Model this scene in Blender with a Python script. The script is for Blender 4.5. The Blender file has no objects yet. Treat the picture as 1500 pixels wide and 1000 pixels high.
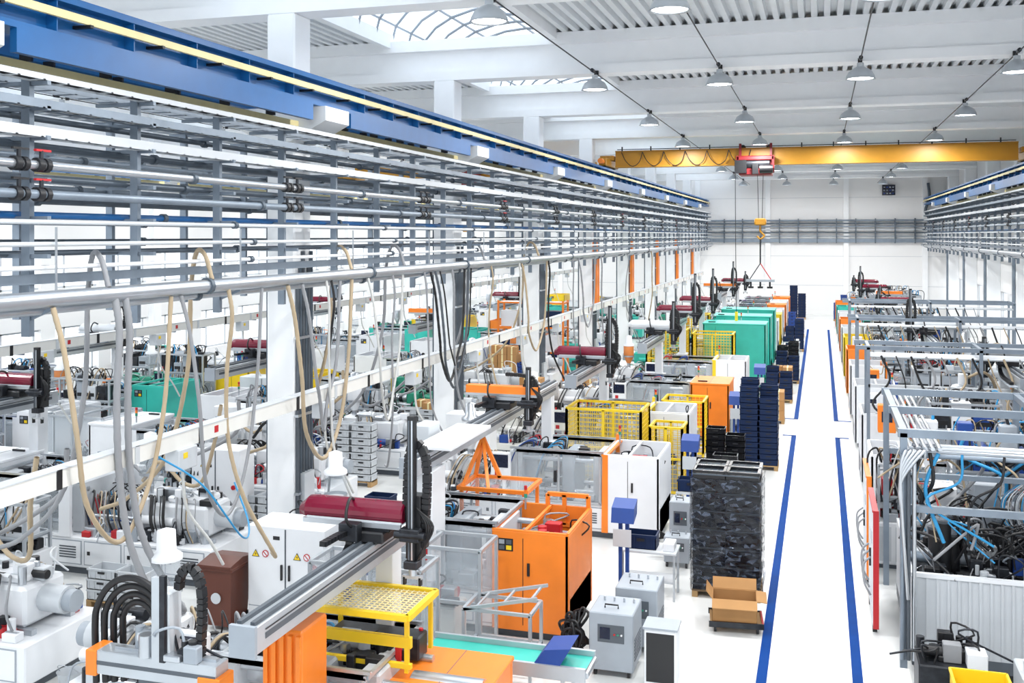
import bpy, math, random
from mathutils import Vector, Matrix
R = random.Random(7)
pi = math.pi

# ------------------------------------------------------------------ materials
def lin(h):
    c = [int(h[i:i+2], 16)/255 for i in (0, 2, 4)]
    return tuple((x/12.92 if x <= .04045 else ((x+.055)/1.055)**2.4) for x in c)

def mat(name, hexc, rough=.5, metal=0., var=.04, scale=2.5, emit=0., alpha=1., bump=0., spec=None):
    m = bpy.data.materials.new(name); m.use_nodes = True
    nt = m.node_tree; b = nt.nodes['Principled BSDF']
    c = lin(hexc)
    tc = nt.nodes.new('ShaderNodeTexCoord')
    nz = nt.nodes.new('ShaderNodeTexNoise'); nz.inputs['Scale'].default_value = scale; nz.inputs['Detail'].default_value = 4
    nt.links.new(tc.outputs['Object'], nz.inputs['Vector'])
    cr = nt.nodes.new('ShaderNodeValToRGB')
    cr.color_ramp.elements[0].position = .3; cr.color_ramp.elements[1].position = .7
    cr.color_ramp.elements[0].color = tuple(x*(1-var*2) for x in c)+(1,)
    cr.color_ramp.elements[1].color = tuple(min(1, x*(1+var)) for x in c)+(1,)
    nt.links.new(nz.outputs['Fac'], cr.inputs['Fac'])
    nt.links.new(cr.outputs['Color'], b.inputs['Base Color'])
    b.inputs['Roughness'].default_value = rough
    b.inputs['Metallic'].default_value = metal
    if spec is not None: b.inputs['Specular IOR Level'].default_value = spec
    if alpha < 1: b.inputs['Alpha'].default_value = alpha
    if emit:
        b.inputs['Emission Color'].default_value = c+(1,)
        b.inputs['Emission Strength'].default_value = emit
    if bump:
        bp = nt.nodes.new('ShaderNodeBump'); bp.inputs['Strength'].default_value = bump
        n2 = nt.nodes.new('ShaderNodeTexNoise'); n2.inputs['Scale'].default_value = scale*12
        nt.links.new(tc.outputs['Object'], n2.inputs['Vector'])
        nt.links.new(n2.outputs['Fac'], bp.inputs['Height']); nt.links.new(bp.outputs['Normal'], b.inputs['Normal'])
    return m

WHITE = mat('painted_white', 'E0E3E7', .45, var=.015)
CREAMW = mat('machine_offwhite', 'DCDCD8', .45, var=.02)
CONC = mat('white_concrete', 'F4F6F8', .7, var=.01)
WALL = mat('wall_panel_white', 'EDEDED', .7, var=.01, scale=.3)
FLOOR = mat('epoxy_floor', 'DFE1E0', .26, var=.03, scale=.5)
DECK = mat('roof_deck_steel', 'E2E6E9', .5, .0, var=.02)
ORANGE = mat('orange_paint', 'EE8124', .4)
YELLOW = mat('yellow_paint', 'EBC824', .4)
CRANE = mat('crane_yellow', 'AD7A14', .45)
TEAL = mat('teal_paint', '34B5A6', .4)
GREEN = mat('green_paint', '2A8F74', .45)
BLUE = mat('rail_blue', '115F9E', .4)
LBLUE = mat('line_blue', '003C84', .7, spec=.1)
BRBLUE = mat('bright_blue', '17408C', .45)
NAVY = mat('navy_plastic', '0C2348', .55, spec=.3)
MAROON = mat('maroon_cover', '6E0A29', .22)
RED = mat('red_paint', 'B81C24', .4)
DRED = mat('hoist_red', '7A0E18', .45)
GRAY = mat('grey_paint', '99A1AA', .45)
LGRAY = mat('light_grey_paint', 'C1C6CB', .45, var=.02)
DGRAY = mat('dark_grey_paint', '50575F', .5)
STEEL = mat('brushed_steel', 'BFC4CA', .28, .8)
GALV = mat('galvanised_steel', '818D9A', .4, .4, var=.08)
GALVD = mat('galvanised_dark', '55606B', .45, .4, var=.1)
ALU = mat('aluminium_profile', 'BAC0C6', .35, .5)
DARK = mat('black_plastic', '17181C', .45)
DARKM = mat('dark_machinery', '303339', .4, .5, var=.25, scale=8)
RUBBER = mat('black_rubber', '101014', .5)
BEIGE = mat('beige_hose', 'AD9B80', .55)
GHOSE = mat('grey_hose', '8C8E92', .5)
WHOSE = mat('white_hose', 'C4C5C3', .5)
CREAM = mat('cream_busbar', 'EBDDA6', .5)
CARD = mat('cardboard', 'AE8251', .8)
CARDI = mat('cardboard_inside', '835832', .85)
BROWN = mat('brown_bin_plastic', '5A2B1C', .5)
CLEAR = mat('polycarbonate', 'C4CED6', .1, alpha=.24)
WRAP = mat('wrapped_black_plastic', '101218', .25, var=.3, scale=6, bump=.3)
FILM = mat('stretch_film', '1C202B', .08, alpha=.55, var=.3, scale=5, bump=.6)
FILML = mat('stretch_film_glint', '6D7B92', .06, alpha=.4, var=.3, scale=7, bump=1.)  # paler film facets: glossy highlights put into the colour
CYAN = mat('cyan_hose', '2B8FC4', .4)
LAMPE = mat('lamp_lens', 'FFFFFF', .4, emit=9)
LAMPB = mat('lamp_shade', 'BEC4CA', .3, .1)
SKYG = mat('skylight_glazing', 'E9F2FA', .4, emit=1.05)
SCREEN = mat('screen_dark', '0E1730', .2)
AMBER = mat('amber_hopper', 'D07F40', .3)
WOOD = mat('pallet_wood', 'A9895E', .8)

# ------------------------------------------------------------------ mesh builder
class MB:
    def __init__(s, loc=(0, 0, 0), rz=0.):
        s.v = []; s.f = []; s.mi = []; s.sm = []; s.mats = []
        s.T = Matrix.Translation(loc) @ Matrix.Rotation(rz, 4, 'Z')
    def add(s, vs, fs, m, smooth=False):
        if m not in s.mats: s.mats.append(m)
        k = s.mats.index(m); o = len(s.v)
        s.v.extend([tuple(p) for p in vs])
        for f in fs:
            s.f.append(tuple(i+o for i in f)); s.mi.append(k); s.sm.append(smooth)
    def box(s, x0, x1, y0, y1, z0, z1, m, b=0.):
        if x1 < x0: x0, x1 = x1, x0
        if y1 < y0: y0, y1 = y1, y0
        if b <= 0:
            v = [(x0,y0,z0),(x1,y0,z0),(x1,y1,z0),(x0,y1,z0),(x0,y0,z1),(x1,y0,z1),(x1,y1,z1),(x0,y1,z1)]
            s.add(v, [(0,3,2,1),(4,5,6,7),(0,1,5,4),(1,2,6,5),(2,3,7,6),(3,0,4,7)], m)
        else:
            def ring(i, z): return [(x0+b,y0+i,z),(x1-b,y0+i,z),(x1-i,y0+b,z),(x1-i,y1-b,z),(x1-b,y1-i,z),(x0+b,y1-i,z),(x0+i,y1-b,z),(x0+i,y0+b,z)]
            v = ring(b, z0)+ring(0, z0+b)+ring(0, z1-b)+ring(b, z1)
            f = [tuple(reversed(range(8))), tuple(range(24, 32))]
            for k in range(3):
                for i in range(8):
                    j = (i+1) % 8; f.append((k*8+i, k*8+j, k*8+8+j, k*8+8+i))
            s.add(v, f, m)
    def bar(s, a, c, w, h, m):
        a = Vector(a); c = Vector(c); d = (c-a).normalized()
        up = Vector((0, 0, 1)) if abs(d.z) < .95 else Vector((0, 1, 0))
        sd = d.cross(up).normalized(); up = sd.cross(d)
        v = []
        for p in (a, c):
            for i, j in ((-1,-1),(1,-1),(1,1),(-1,1)): v.append(p+sd*i*w/2+up*j*h/2)
        s.add(v, [(3,2,1,0),(4,5,6,7),(0,1,5,4),(1,2,6,5),(2,3,7,6),(3,0,4,7)], m)
    def cyl(s, a, c, r0, m, r1=None, n=12, caps=True):
        if r1 is None: r1 = r0
        a = Vector(a); c = Vector(c); d = (c-a).normalized()
        up = Vector((0, 0, 1)) if abs(d.z) < .95 else Vector((0, 1, 0))
        sd = d.cross(up).normalized(); up = sd.cross(d)
        v = []
        for p, r in ((a, r0), (c, r1)):
            for i in range(n):
                t = 2*pi*i/n; v.append(p+sd*math.cos(t)*r+up*math.sin(t)*r)
        s.add(v, [(i, (i+1) % n, n+(i+1) % n, n+i) for i in range(n)], m, True)
        if caps: s.add(v, [tuple(reversed(range(n))), tuple(range(n, 2*n))], m)
    def spl(s, pts, sub):
        P = [Vector(p) for p in pts]; Q = []; E = [P[0]*2-P[1]]+P+[P[-1]*2-P[-2]]
        for i in range(1, len(E)-2):
            for k in range(sub):
                t = k/sub; a, b, c, d = E[i-1], E[i], E[i+1], E[i+2]
                Q.append(.5*((2*b)+(c-a)*t+(2*a-5*b+4*c-d)*t*t+(3*b-a-3*c+d)*t**3))
        Q.append(P[-1]); return Q
    def tube(s, pts, r, m, n=6, sub=6, smooth=True, rib=False):
        P = [Vector(p) for p in pts]
        if smooth and len(P) > 2: P = s.spl(pts, sub)
        v = []; d0 = (P[1]-P[0]).normalized()
        up = Vector((0, 0, 1)) if abs(d0.z) < .9 else Vector((1, 0, 0))
        sd = d0.cross(up).normalized()
        for i, p in enumerate(P):
            d = (P[min(i+1, len(P)-1)]-P[max(i-1, 0)]).normalized()
            sd = (sd-d*sd.dot(d)).normalized(); u = d.cross(sd); rr_ = r*(1.12 if rib and i % 2 else 1)
            for k in range(n):
                t = 2*pi*k/n; v.append(p+sd*math.cos(t)*rr_+u*math.sin(t)*rr_)
        f = []
        for i in range(len(P)-1):
            for k in range(n):
                l = (k+1) % n; f.append((i*n+k, i*n+l, (i+1)*n+l, (i+1)*n+k))
        s.add(v, f, m, True)
    def prism(s, poly, axis, a, c, m):
        n = len(poly); v = []
        for t in (a, c):
            for p, q in poly:
                v.append({'x': (t, p, q), 'y': (p, t, q), 'z': (p, q, t)}[axis])
        s.add(v, [tuple(range(n)), tuple(reversed(range(n, 2*n)))]+[(i, (i+1) % n, n+(i+1) % n, n+i) for i in range(n)], m)
    def lathe(s, c, prof, m, n=20):
        v = []; f = []
        for r, z in prof:
            for i in range(n):
                t = 2*pi*i/n; v.append((c[0]+r*math.cos(t), c[1]+r*math.sin(t), c[2]+z))
        for k in range(len(prof)-1):
            for i in range(n):
                j = (i+1) % n; f.append((k*n+i, k*n+j, k*n+n+j, k*n+n+i))
        s.add(v, f, m, True)
    def rect(s, p, q, axis, w, m):
        x0, y0, z0 = p; x1, y1, z1 = q
        if axis == 'y': c = [(x0,y0,z0),(x1,y0,z0),(x1,y0,z1),(x0,y0,z1)]
        elif axis == 'x': c = [(x0,y0,z0),(x0,y1,z0),(x0,y1,z1),(x0,y0,z1)]
        else: c = [(x0,y0,z0),(x1,y0,z0),(x1,y1,z0),(x0,y1,z0)]
        for i in range(4): s.bar(c[i], c[(i+1) % 4], w, w, m)
    def mesh(s, p, q, axis, st, w, m):
        x0, y0, z0 = p; x1, y1, z1 = q
        def rng(a, c):
            n = max(1, int(abs(c-a)/st)); return [a+(c-a)*i/n for i in range(1, n)]
        if axis == 'y':
            for x in rng(x0, x1): s.bar((x,y0,z0), (x,y0,z1), w, w, m)
            for z in rng(z0, z1): s.bar((x0,y0,z), (x1,y0,z), w, w, m)
        elif axis == 'x':
            for y in rng(y0, y1): s.bar((x0,y,z0), (x0,y,z1), w, w, m)
            for z in rng(z0, z1): s.bar((x0,y0,z), (x0,y1,z), w, w, m)
        else:
            for x in rng(x0, x1): s.bar((x,y0,z0), (x,y1,z0), w, w, m)
            for y in rng(y0, y1): s.bar((x0,y,z0), (x1,y,z0), w, w, m)
    def chain(s, pts, w, h, m):
        P = [Vector(p) for p in pts]; Q = []
        E = [P[0]*2-P[1]]+P+[P[-1]*2-P[-2]]
        for i in range(1, len(E)-2):
            L = (E[i+1]-E[i]).length; nn = max(2, int(L/.07))
            for k in range(nn):
                t = k/nn; a, b, c, d = E[i-1], E[i], E[i+1], E[i+2]
                Q.append(.5*((2*b)+(c-a)*t+(2*a-5*b+4*c-d)*t*t+(3*b-a-3*c+d)*t**3))
        Q.append(P[-1])
        for i in range(len(Q)-1):
            s.bar(Q[i], Q[i]+(Q[i+1]-Q[i])*.82, w, h, m)
            s.bar(Q[i], Q[i+1], w*.7, h*.7, m)
    def done(s, name):
        me = bpy.data.meshes.new(name); me.from_pydata(s.v, [], s.f)
        for m in s.mats: me.materials.append(m)
        me.polygons.foreach_set('material_index', s.mi); me.polygons.foreach_set('use_smooth', s.sm)
        me.validate(); me.update()
        o = bpy.data.objects.new(name, me); o.matrix_world = s.T
        bpy.context.scene.collection.objects.link(o); return o

YS = [.1+8.95*i for i in range(10)]
YB = 88.

# ------------------------------------------------------------------ shell
b = MB(); b.box(-26.5, 10, -4, YB+.3, -.2, 0, FLOOR); b.done('floor')
b = MB()
for x, s in ((-.83, -1), (.52, 1)):
    b.box(x-.075, x+.075, 3, 34.6, 0, .004, LBLUE)
    b.box(x-.075, x+.075, 37.6, 74, 0, .004, LBLUE)
    b.box(x, x+s*.5, 37.6, 37.75, 0, .004, LBLUE)
    b.box(x, x+s*.35, 34.45, 34.6, 0, .004, LBLUE)
b.done('floor_marking')

b = MB(); b.box(-26.5, 10, YB, YB+.3, 0, 12.2, WALL)
for x in (-22, -16, -10, -4.2, 2.0, 8): b.box(x-.2, x+.2, YB-.25, YB, 0, 12, CONC)
for z in (2.4, 4.8, 7.2, 9.6): b.box(-26.5, 9.6, YB-.012, YB, z, z+.03, LGRAY)
b.done('wall_back')
def side_wall(name, x, sgn, bands):
    b = MB(); z = 0
    for a, c in bands:
        b.box(x, x+sgn*.3, -4, YB, z, a, WALL); z = c
        for k in range(0, 31):
            y = -3+k*3.; b.box(x, x+sgn*.3, y-.35, y+.35, a, c, WALL)
    b.box(x, x+sgn*.3, -4, YB, z, 12.2, WALL)
    for y in YS[1:]: b.box(x-sgn*.25, x, y-.25, y+.25, 0, 12, CONC)
    b.done(name)
    for i, (a, c) in enumerate(bands):
        w = MB()
        w.box(x+sgn*.12, x+sgn*.16, -4, YB, a, a+.07, LGRAY); w.box(x+sgn*.12, x+sgn*.16, -4, YB, c-.07, c, LGRAY)
        for k in range(61): w.box(x+sgn*.12, x+sgn*.16, -3.6+k*1.5, -3.53+k*1.5, a, c, LGRAY)
        w.done('window_%d' % (i+1 if sgn < 0 else i+3))
side_wall('wall_left', -26.2, -1, [(1.5, 3.2), (4.6, 5.9)])
side_wall('wall_right', 9.6, 1, [(1.3, 3.4)])

b = MB()
def deck(xa, xb):
    n = max(1, int((xb-xa)/.3)); st = (xb-xa)/n; prof = []
    for i in range(n):
        x = xa+i*st; prof += [(x, 11.93), (x+st*.45, 11.93), (x+st*.55, 12.07), (x+st*.95, 12.07)]
    prof.append((xb, 11.93)); v = []
    for y in (-4, YB): v += [(x, y, z) for x, z in prof]
    k = len(prof); b.add(v, [(i, i+k, i+k+1, i+1) for i in range(k-1)], DECK)
deck(-21.4, -11.6); deck(-6.9, 9.8); deck(-26.3, -25.9)
b.done('ceiling')
def skylight(xc, rw):
    b = MB(); N = 10
    arc = [(xc-rw*math.cos(pi*i/N), 12.05+1.3*math.sin(pi*i/N)) for i in range(N+1)]
    v = []
    for y in (-4, YB): v += [(x, y, z) for x, z in arc]
    b.add(v, [(i, i+1, i+N+2, i+N+1) for i in range(N)], SKYG)
    y = -3.5
    while y < YB:
        b.tube([(x, y, z-.04) for x, z in arc], .045, GRAY, n=4, smooth=False); y += 1.12
    for x, z in arc[1:-1:2]: b.bar((x, -4, z-.04), (x, YB, z-.04), .05, .05, GRAY)
    b.box(xc-rw-.15, xc-rw+.05, -4, YB, 11.75, 12.15, CONC); b.box(xc+rw-.05, xc+rw+.15, -4, YB, 11.75, 12.15, CONC)
    b.done('skylight')
skylight(-9.25, 2.35); skylight(-23.65, 2.25)

for y in YS[1:]:
    b = MB()
    b.box(-26.2, 9.6, y-.22, y+.22, 11.05, 11.62, CONC); b.box(-26.2, 9.6, y-.32, y+.32, 10.8, 11.05, CONC)
    b.box(-26.2, 9.6, y-.42, y+.42, 11.62, 11.93, CONC)
    b.done('roof_beam')
for y in YS[1:]:
    b = MB()
    b.box(-10.3, -9.7, y-.33, y+.33, 0, 10.8, CONC, .03)
    b.prism([(-11.05, 8.95), (-11.05, 8.68), (-10.3, 8.3), (-9.7, 8.3), (-8.95, 8.68), (-8.95, 8.95)], 'y', y-.5, y+.5, CONC)
    b.box(-10.32, -9.68, y-.36, y+.36, 9.3, 9.5, CONC)
    for k in range(6):
        b.cyl((-9.66, y-.28+k*.11, .2), (-9.66, y-.28+k*.11, 5.6+.3*(k % 3)), .038, GALVD if k % 2 else DGRAY, n=8)
    for z in (1.5, 3, 4.5): b.box(-9.7, -9.61, y-.34, y+.34, z, z+.05, STEEL)
    for k in range(4):
        b.cyl((-10.34, y-.2+k*.13, .2), (-10.34, y-.2+k*.13, 7.8), .04, GALVD, n=8)
    b.box(-9.7, -9.55, y-.2, y+.2, 1.2, 1.9, LGRAY)
    if y > 40:
        b.box(-9.7, -9.5, y-.3, y-.05, 3.2, 6.3, ORANGE); b.box(-9.7, -9.5, y+.05, y+.3, 3.2, 5.6, ORANGE)
    b.done('concrete_column')

def runway(x, s):
    b = MB(); yb = YB-.1
    b.box(x-.2, x+.2, 3, yb, 9.42, 9.5, BLUE); b.box(x-.2, x+.2, 3, yb, 8.95, 9.03, BLUE); b.box(x-.02, x+.02, 3, yb, 9.0, 9.45, BLUE)
    b.box(x-.04, x+.04, 3, yb, 9.5, 9.56, BLUE)
    for i in range(len(YS)-1):
        b.box(x+s*.1, x+s*.2, YS[i]+.8, YS[i+1]-.8, 8.66, 8.95, BLUE)
        b.box(x-s*.37, x-s*.27, YS[i]+.5, YS[i+1]-.5, 8.56, 8.68, CREAM)
        for k in range(1, 6):
            b.box(x-.18, x+.18, YS[i]+k*1.49-.01, YS[i]+k*1.49+.01, 9, 9.45, BLUE)
            b.box(x-s*.38, x-s*.2, YS[i]+k*1.49-.02, YS[i]+k*1.49+.02, 8.68, 8.97, DARK)
    for k in range(56): b.box(x+s*.02, x+s*.3, 3.5+k*1.5, 3.56+k*1.5, 9.16, 9.2, DARK)
    b.box(x+s*.22, x+s*.27, 3, yb, 9.2, 9.3, CREAM)
    b.done('crane_runway_beam')
runway(-9.25, 1); runway(-10.78, -1); runway(8.1, -1); runway(-25., 1)
for y in YS[1:]:
    b = MB(); b.box(8.9, 9.6, y-.33, y+.33, 0, 10.8, CONC, .03)
    b.prism([(8.9, 8.95), (8.9, 8.35), (8.6, 8.35), (7.8, 8.7), (7.8, 8.95)], 'y', y-.3, y+.3, CONC)
    for k in range(4): b.cyl((8.84, y-.2+k*.13, .2), (8.84, y-.2+k*.13, 6.4), .045, GALV, n=8)
    b.done('concrete_column')

# ------------------------------------------------------------------ pipe racks
def pipe_rack(xf, xb, y0, y1, dense=True):
    s = 1 if xf > xb else -1
    b = MB(); y = y0
    while y < y1:
        x = xf-s*.3
        b.box(x-.045, x+.045, y-.045, y+.045, 5.3, 8.42, GALV); b.box(x-.06, x+.06, y-.05, y-.045, 5.3, 8.42, GALV)
        for z in ((8.35, 8.05, 7.7, 7.2, 6.75, 6.3) if dense else (8.35, 7.7, 6.75)): b.box(min(xf, xb), max(xf, xb), y-.03, y+.03, z-.07, z-.02, GALV)
        y += 2.
    def tray(x, w, z, m=GALV, h=.07):
        b.box(x-w/2, x-w/2+.012, y0-1, y1, z, z+h, m); b.box(x+w/2-.012, x+w/2, y0-1, y1, z, z+h, m)
        yy = y0-.9
        while yy < y1: b.box(x-w/2, x+w/2, yy, yy+.04, z, z+.012, m); yy += .4
    def pipe(x, z, r, m=STEEL):
        b.cyl((x, y0-1, z), (x, y1, z), r, m, n=10)
        yy = y0+.4+(z*7 % 1)*3
        while yy < y1: b.cyl((x, yy, z), (x, yy+.08, z), r+.025, GALVD, n=10); yy += 5.7
    X = lambda t: xf-s*t
    tray(X(.12), .25, 8.33, LGRAY); tray(X(.7), .3, 8.33, GALV)
    tray(X(.15), .3, 8.0, GALV, .1)
    pipe(X(.6), 7.95, .04, GALVD)
    tray(X(.15), .25, 7.66, LGRAY, .12); pipe(X(.55), 7.6, .05, GALVD); pipe(X(.8), 7.6, .04, GALV)
    if dense:
        pipe(X(-.02), 7.32, .055); pipe(X(.45), 7.2, .045, GALVD); pipe(X(.75), 7.22, .06, GALV)
        pipe(X(-.03), 6.98, .055, GALV); pipe(X(.5), 6.75, .045, BLUE); pipe(X(.75), 6.72, .05)
        pipe(X(0.0), 6.66, .03, LGRAY); pipe(X(.6), 6.28, .04, GALVD)
        pipe(X(-.0), 6.4, .03, LGRAY); pipe(X(.12), 6.12, .03, WHITE)
        pipe(X(-.1), 5.76, .10, STEEL); pipe(X(.12), 5.62, .06, STEEL)
        b.box(X(.22), X(.26), y0-1, y1, 5.92, 6.04, GALV)
        yy = y0
        while yy < y1: b.bar((X(.3), yy, 5.5), (X(-.1), yy, 5.66), .04, .04, GALV); b.bar((X(-.1), yy, 5.64), (X(-.1), yy, 6.6), .02, .02, STEEL); yy += 4.
        for k in range(9):
            b.cyl((X(.03+.05*(k % 4)), y0-1, 8.355+.02*(k//4)), (X(.03+.05*(k % 4)), y1, 8.355+.02*(k//4)), .016, DARK, n=5)
            b.cyl((X(.05+.045*(k % 5)), y0-1, 7.69), (X(.05+.045*(k % 5)), y1, 7.69), .018, RUBBER if k % 2 else GHOSE, n=5)
            if k < 5: b.cyl((X(.05+.05*k), y0-1, 8.03), (X(.05+.05*k), y1, 8.03), .018, DARK if k % 2 else LGRAY, n=5)
        yy = y0+3.4; i = 0
        while yy < y1:
            for z in (7.32, 6.98):
                for o in (0, .35):
                    b.cyl((X(-.02), yy+o, z), (X(-.02), yy+o+.09, z), .085, DARK, n=10); b.cyl((X(-.02), yy+o+.13, z), (X(-.02), yy+o+.2, z), .085, DARK, n=10)
                    b.cyl((X(-.02), yy+o+.1, z), (X(-.02), yy+o+.1, z+.17), .025, DARKM, n=8)
                    b.box(X(-.02)-.02, X(-.02)+.02, yy+o, yy+o+.24, z+.16, z+.185, RED if i % 3 == 0 and o else DARK)
            yy += 6.1; i += 1
    else:
        pipe(X(.2), 7.2, .06, GALV); pipe(X(.3), 6.7, .05, GALV); pipe(X(.5), 7.0, .05, GALVD); pipe(X(.5), 6.4, .05, GALVD)
    return b
b = pipe_rack(-8.72, -9.66, 6, 86.5)
b.cyl((-8.9, 86.4, 5.66), (-8.9, YB-.2, 5.66), .08, STEEL); b.done('pipe_rack')
b = pipe_rack(-11.3, -10.36, 6, 86.5, False); b.done('pipe_rack')
b = pipe_rack(7.75, 8.75, 20, 86.5); b.done('pipe_rack')

def trunk(x, z, y0, y1):
    b = MB(); b.box(x-.09, x+.09, y0, y1, z-.11, z+.11, CREAMW)
    b.box(x-.1, x+.1, y0, y1, z+.11, z+.125, LGRAY)
    y = y0+.7; i = 0
    while y < y1:
        b.box(x-.1, x+.1, y, y+.09, z-.12, z+.12, DARK if i % 2 else LGRAY)
        b.box(x-.9, x, y+.5, y+.55, z-.16, z-.11, GALV)
        if i % 3 == 1:
            b.box(x-.1, x+.14, y+.9, y+1.35, z-.42, z-.11, LGRAY, .015)
            b.tube([(x+.05, y+1.1, z-.4), (x+.1, y+1.15, z-1.), (x+.3, y+1.4, z-1.5), (x+.4, y+1.6, z-1.9)], .022, WHOSE)
            b.box(x+.14, x+.145, y+1.0, y+1.1, z-.25, z-.17, YELLOW)
        if i % 3 == 2: b.box(x+.09, x+.095, y+.4, y+.5, z-.04, z+.06, RED)
        y += 1.45; i += 1
    return b
trunk(-8.75, 3.6, 5, 80).done('busbar_trunking')
trunk(-17.6, 3.9, 8, 80).done('busbar_trunking')

# ------------------------------------------------------------------ hanging hoses
def hose(pts, r, m, name='flexible_hose', n=8):
    b = MB(); b.tube(pts, r, m, n=n, sub=10, rib=r > .028); return b.done(name)
hm = [GHOSE, GHOSE, BEIGE, WHOSE, RUBBER, GHOSE]
drops = [11.0, 11.2, 13.6, 16.8, 17.0, 19.8, 21.6, 23.4, 26.5, 29.2, 32.6, 36, 41, 47, 54]
for k, yv in enumerate(drops):
    x0 = -8.58; m = hm[k % 6]; dx = R.uniform(-.08, .1); tx = R.choice([-8.1, -8.3, -7.8, -8.9])
    hose([(x0, yv, 5.7), (x0+.05, yv+.02, 5.25), (x0+dx, yv+.06, 4.4), (x0+dx*1.2, yv+.12, 3.4), (x0*.7+tx*.3, yv+.2, 2.5), (tx, yv+.5, 1.6), (tx-.2, yv+.8, 1.5)], .042 if k < 2 else R.choice([.024, .03]), m)
for (y, y2, zl, m, r) in ((9.9, 12.2, 2.6, BEIGE, .03), (12.4, 14.6, 2.3, GHOSE, .028), (15.4, 17.9, 2.5, BEIGE, .034), (15.9, 17.4, 3.0, GHOSE, .03), (18.6, 20.4, 2.7, WHOSE, .026), (22, 24.4, 3.0, RUBBER, .03), (22.3, 24.7, 2.8, DGRAY, .03), (22.6, 24.9, 3.2, RUBBER, .02), (29.5, 32.5, 2.9, BEIGE, .03), (37, 40, 3, GHOSE, .03)):
    hose([(-8.58, y, 5.66), (-8.5, y+.1, 5.1), (-8.45, y+.25, 4.1), (-8.5, y+.5, zl+.6), (-8.55, (y+y2)/2, zl), (-8.6, y2-.5, zl+.55), (-8.6, y2-.15, 4.2), (-8.6, y2, 5.66)], r, m)
for y in (10.9, 13.2, 17.9, 20.5, 26, 31.5):
    hose([(-8.6, y, 5.85), (-8.75, y+.05, 6.2), (-9.0, y+.2, 6.25), (-9.2, y+.35, 5.7), (-9.3, y+.4, 4.4), (-9.9, y+.7, 3.0), (-10.9, y+1.1, 2.2), (-11.6, y+1.3, 1.9)], .032, BEIGE if int(y) % 2 else GHOSE)
hose([(-8.7, 12, 3.5), (-8.3, 12.5, 3.0), (-8.1, 13.2, 2.1), (-8.6, 14.2, 2.0), (-9.1, 14.6, 2.5)], .014, CYAN)
for i, (y, x, m) in enumerate(((12.4, -11.2, BEIGE), (13.0, -12.4, GHOSE), (17.0, -11.4, BEIGE), (17.6, -12.8, GHOSE), (21.4, -11.6, RUBBER), (22, -13, BEIGE), (26.4, -12, GHOSE))):
    hose([(-10.5, y-.6, 3.4), (-10.7, y-.5, 2.7), (x+.3, y-.3, 1.9), (x-.3, y, 1.75), (x-.9, y+.1, 2.1), (x-1.3, y+.1, 1.7)], .035, m)

# ------------------------------------------------------------------ crane
b = MB(); gy = 46.
b.box(-8.9, 7.7, gy-.22, gy+.22, 9.62, 10.3, CRANE); b.box(-8.9, 7.7, gy-.28, gy+.28, 9.58, 9.64, CRANE); b.box(-8.9, 7.7, gy-.28, gy+.28, 10.28, 10.33, CRANE)
for x in (-9.25, 8.1):
    b.box(x-.18, x+.18, gy-1.4, gy+1.4, 9.6, 9.95, CRANE, .03)
    for yy in (-1.1, 1.1): b.cyl((x-.1, gy+yy, 9.68), (x+.1, gy+yy, 9.68), .11, DARKM)
    b.box(x-.3, x+.3, gy-.5, gy+.5, 9.9, 10.1, CRANE)
    b.cyl((x, gy-1.5, 9.78), (x, gy-1.9, 9.78), .12, ORANGE)
tx = -2.7
b.box(tx-.8, tx+.8, gy-.75, gy-.3, 9.75, 9.95, DRED, .03); b.box(tx-.7, tx+.7, gy-.7, gy+.55, 9.12, 9.4, DRED, .03)
b.box(tx-.8, tx-.7, gy-.75, gy-.6, 9.2, 9.95, DRED); b.box(tx+.7, tx+.8, gy-.75, gy-.6, 9.2, 9.95, DRED)
b.cyl((tx-.6, gy-.5, 9.6), (tx+.6, gy-.5, 9.6), .24, DARKM, n=16); b.cyl((tx+.2, gy-.95, 9.35), (tx+.75, gy-.95, 9.35), .18, DARK)
b.box(tx-.85, tx-.35, gy-.95, gy-.7, 9.2, 9.75, DARK); b.box(tx-.1, tx+.15, gy-1., gy-.75, 9.15, 9.6, DARK)
for dx in (-.8, .8): b.cyl((tx+dx*.7, gy-.1, 10.36), (tx+dx*.7, gy+.1, 10.36), .12, DARKM)
for dx in (-.7, .6): b.box(tx+dx, tx+dx+.1, gy-.5, gy-.3, 9.4, 10.5, DRED)
for dx in (-.12, .12): b.cyl((tx+.2+dx, gy-.4, 9.2), (tx+.2+dx*.6, gy-.4, 7.2), .014, DARK, n=5)
b.box(tx-.02, tx+.42, gy-.55, gy-.25, 6.95, 7.25, CRANE, .04); b.cyl((tx-.05, gy-.4, 7.08), (tx+.45, gy-.4, 7.08), .12, CRANE)
b.tube([(tx+.2, gy-.4, 6.95), (tx+.2, gy-.4, 6.7), (tx+.36, gy-.4, 6.5), (tx+.2, gy-.4, 6.36), (tx+.06, gy-.4, 6.48)], .045, CRANE)
b.tube([(tx+.2, gy-.4, 6.45), (tx+.2, gy-.4, 5.8), (tx+.2, gy-.4, 5.3)], .035, DARKM, smooth=False)
for dx in (-.45, .45): b.tube([(tx+.2, gy-.4, 5.3), (tx+.2+dx, gy-.4, 4.6)], .022, RED if dx > 0 else DARKM, smooth=False)
b.box(tx-.4, tx+.8, gy-.5, gy-.3, 4.5, 4.6, GRAY)
for dx in (-.4, 0, .4): b.cyl((tx+.2+dx, gy-.4, 4.5), (tx+.2+dx, gy-.4, 4.3), .04, DARKM); b.cyl((tx+.2+dx, gy-.4, 4.3), (tx+.2+dx, gy-.4, 4.22), .12, DARK)
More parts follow.
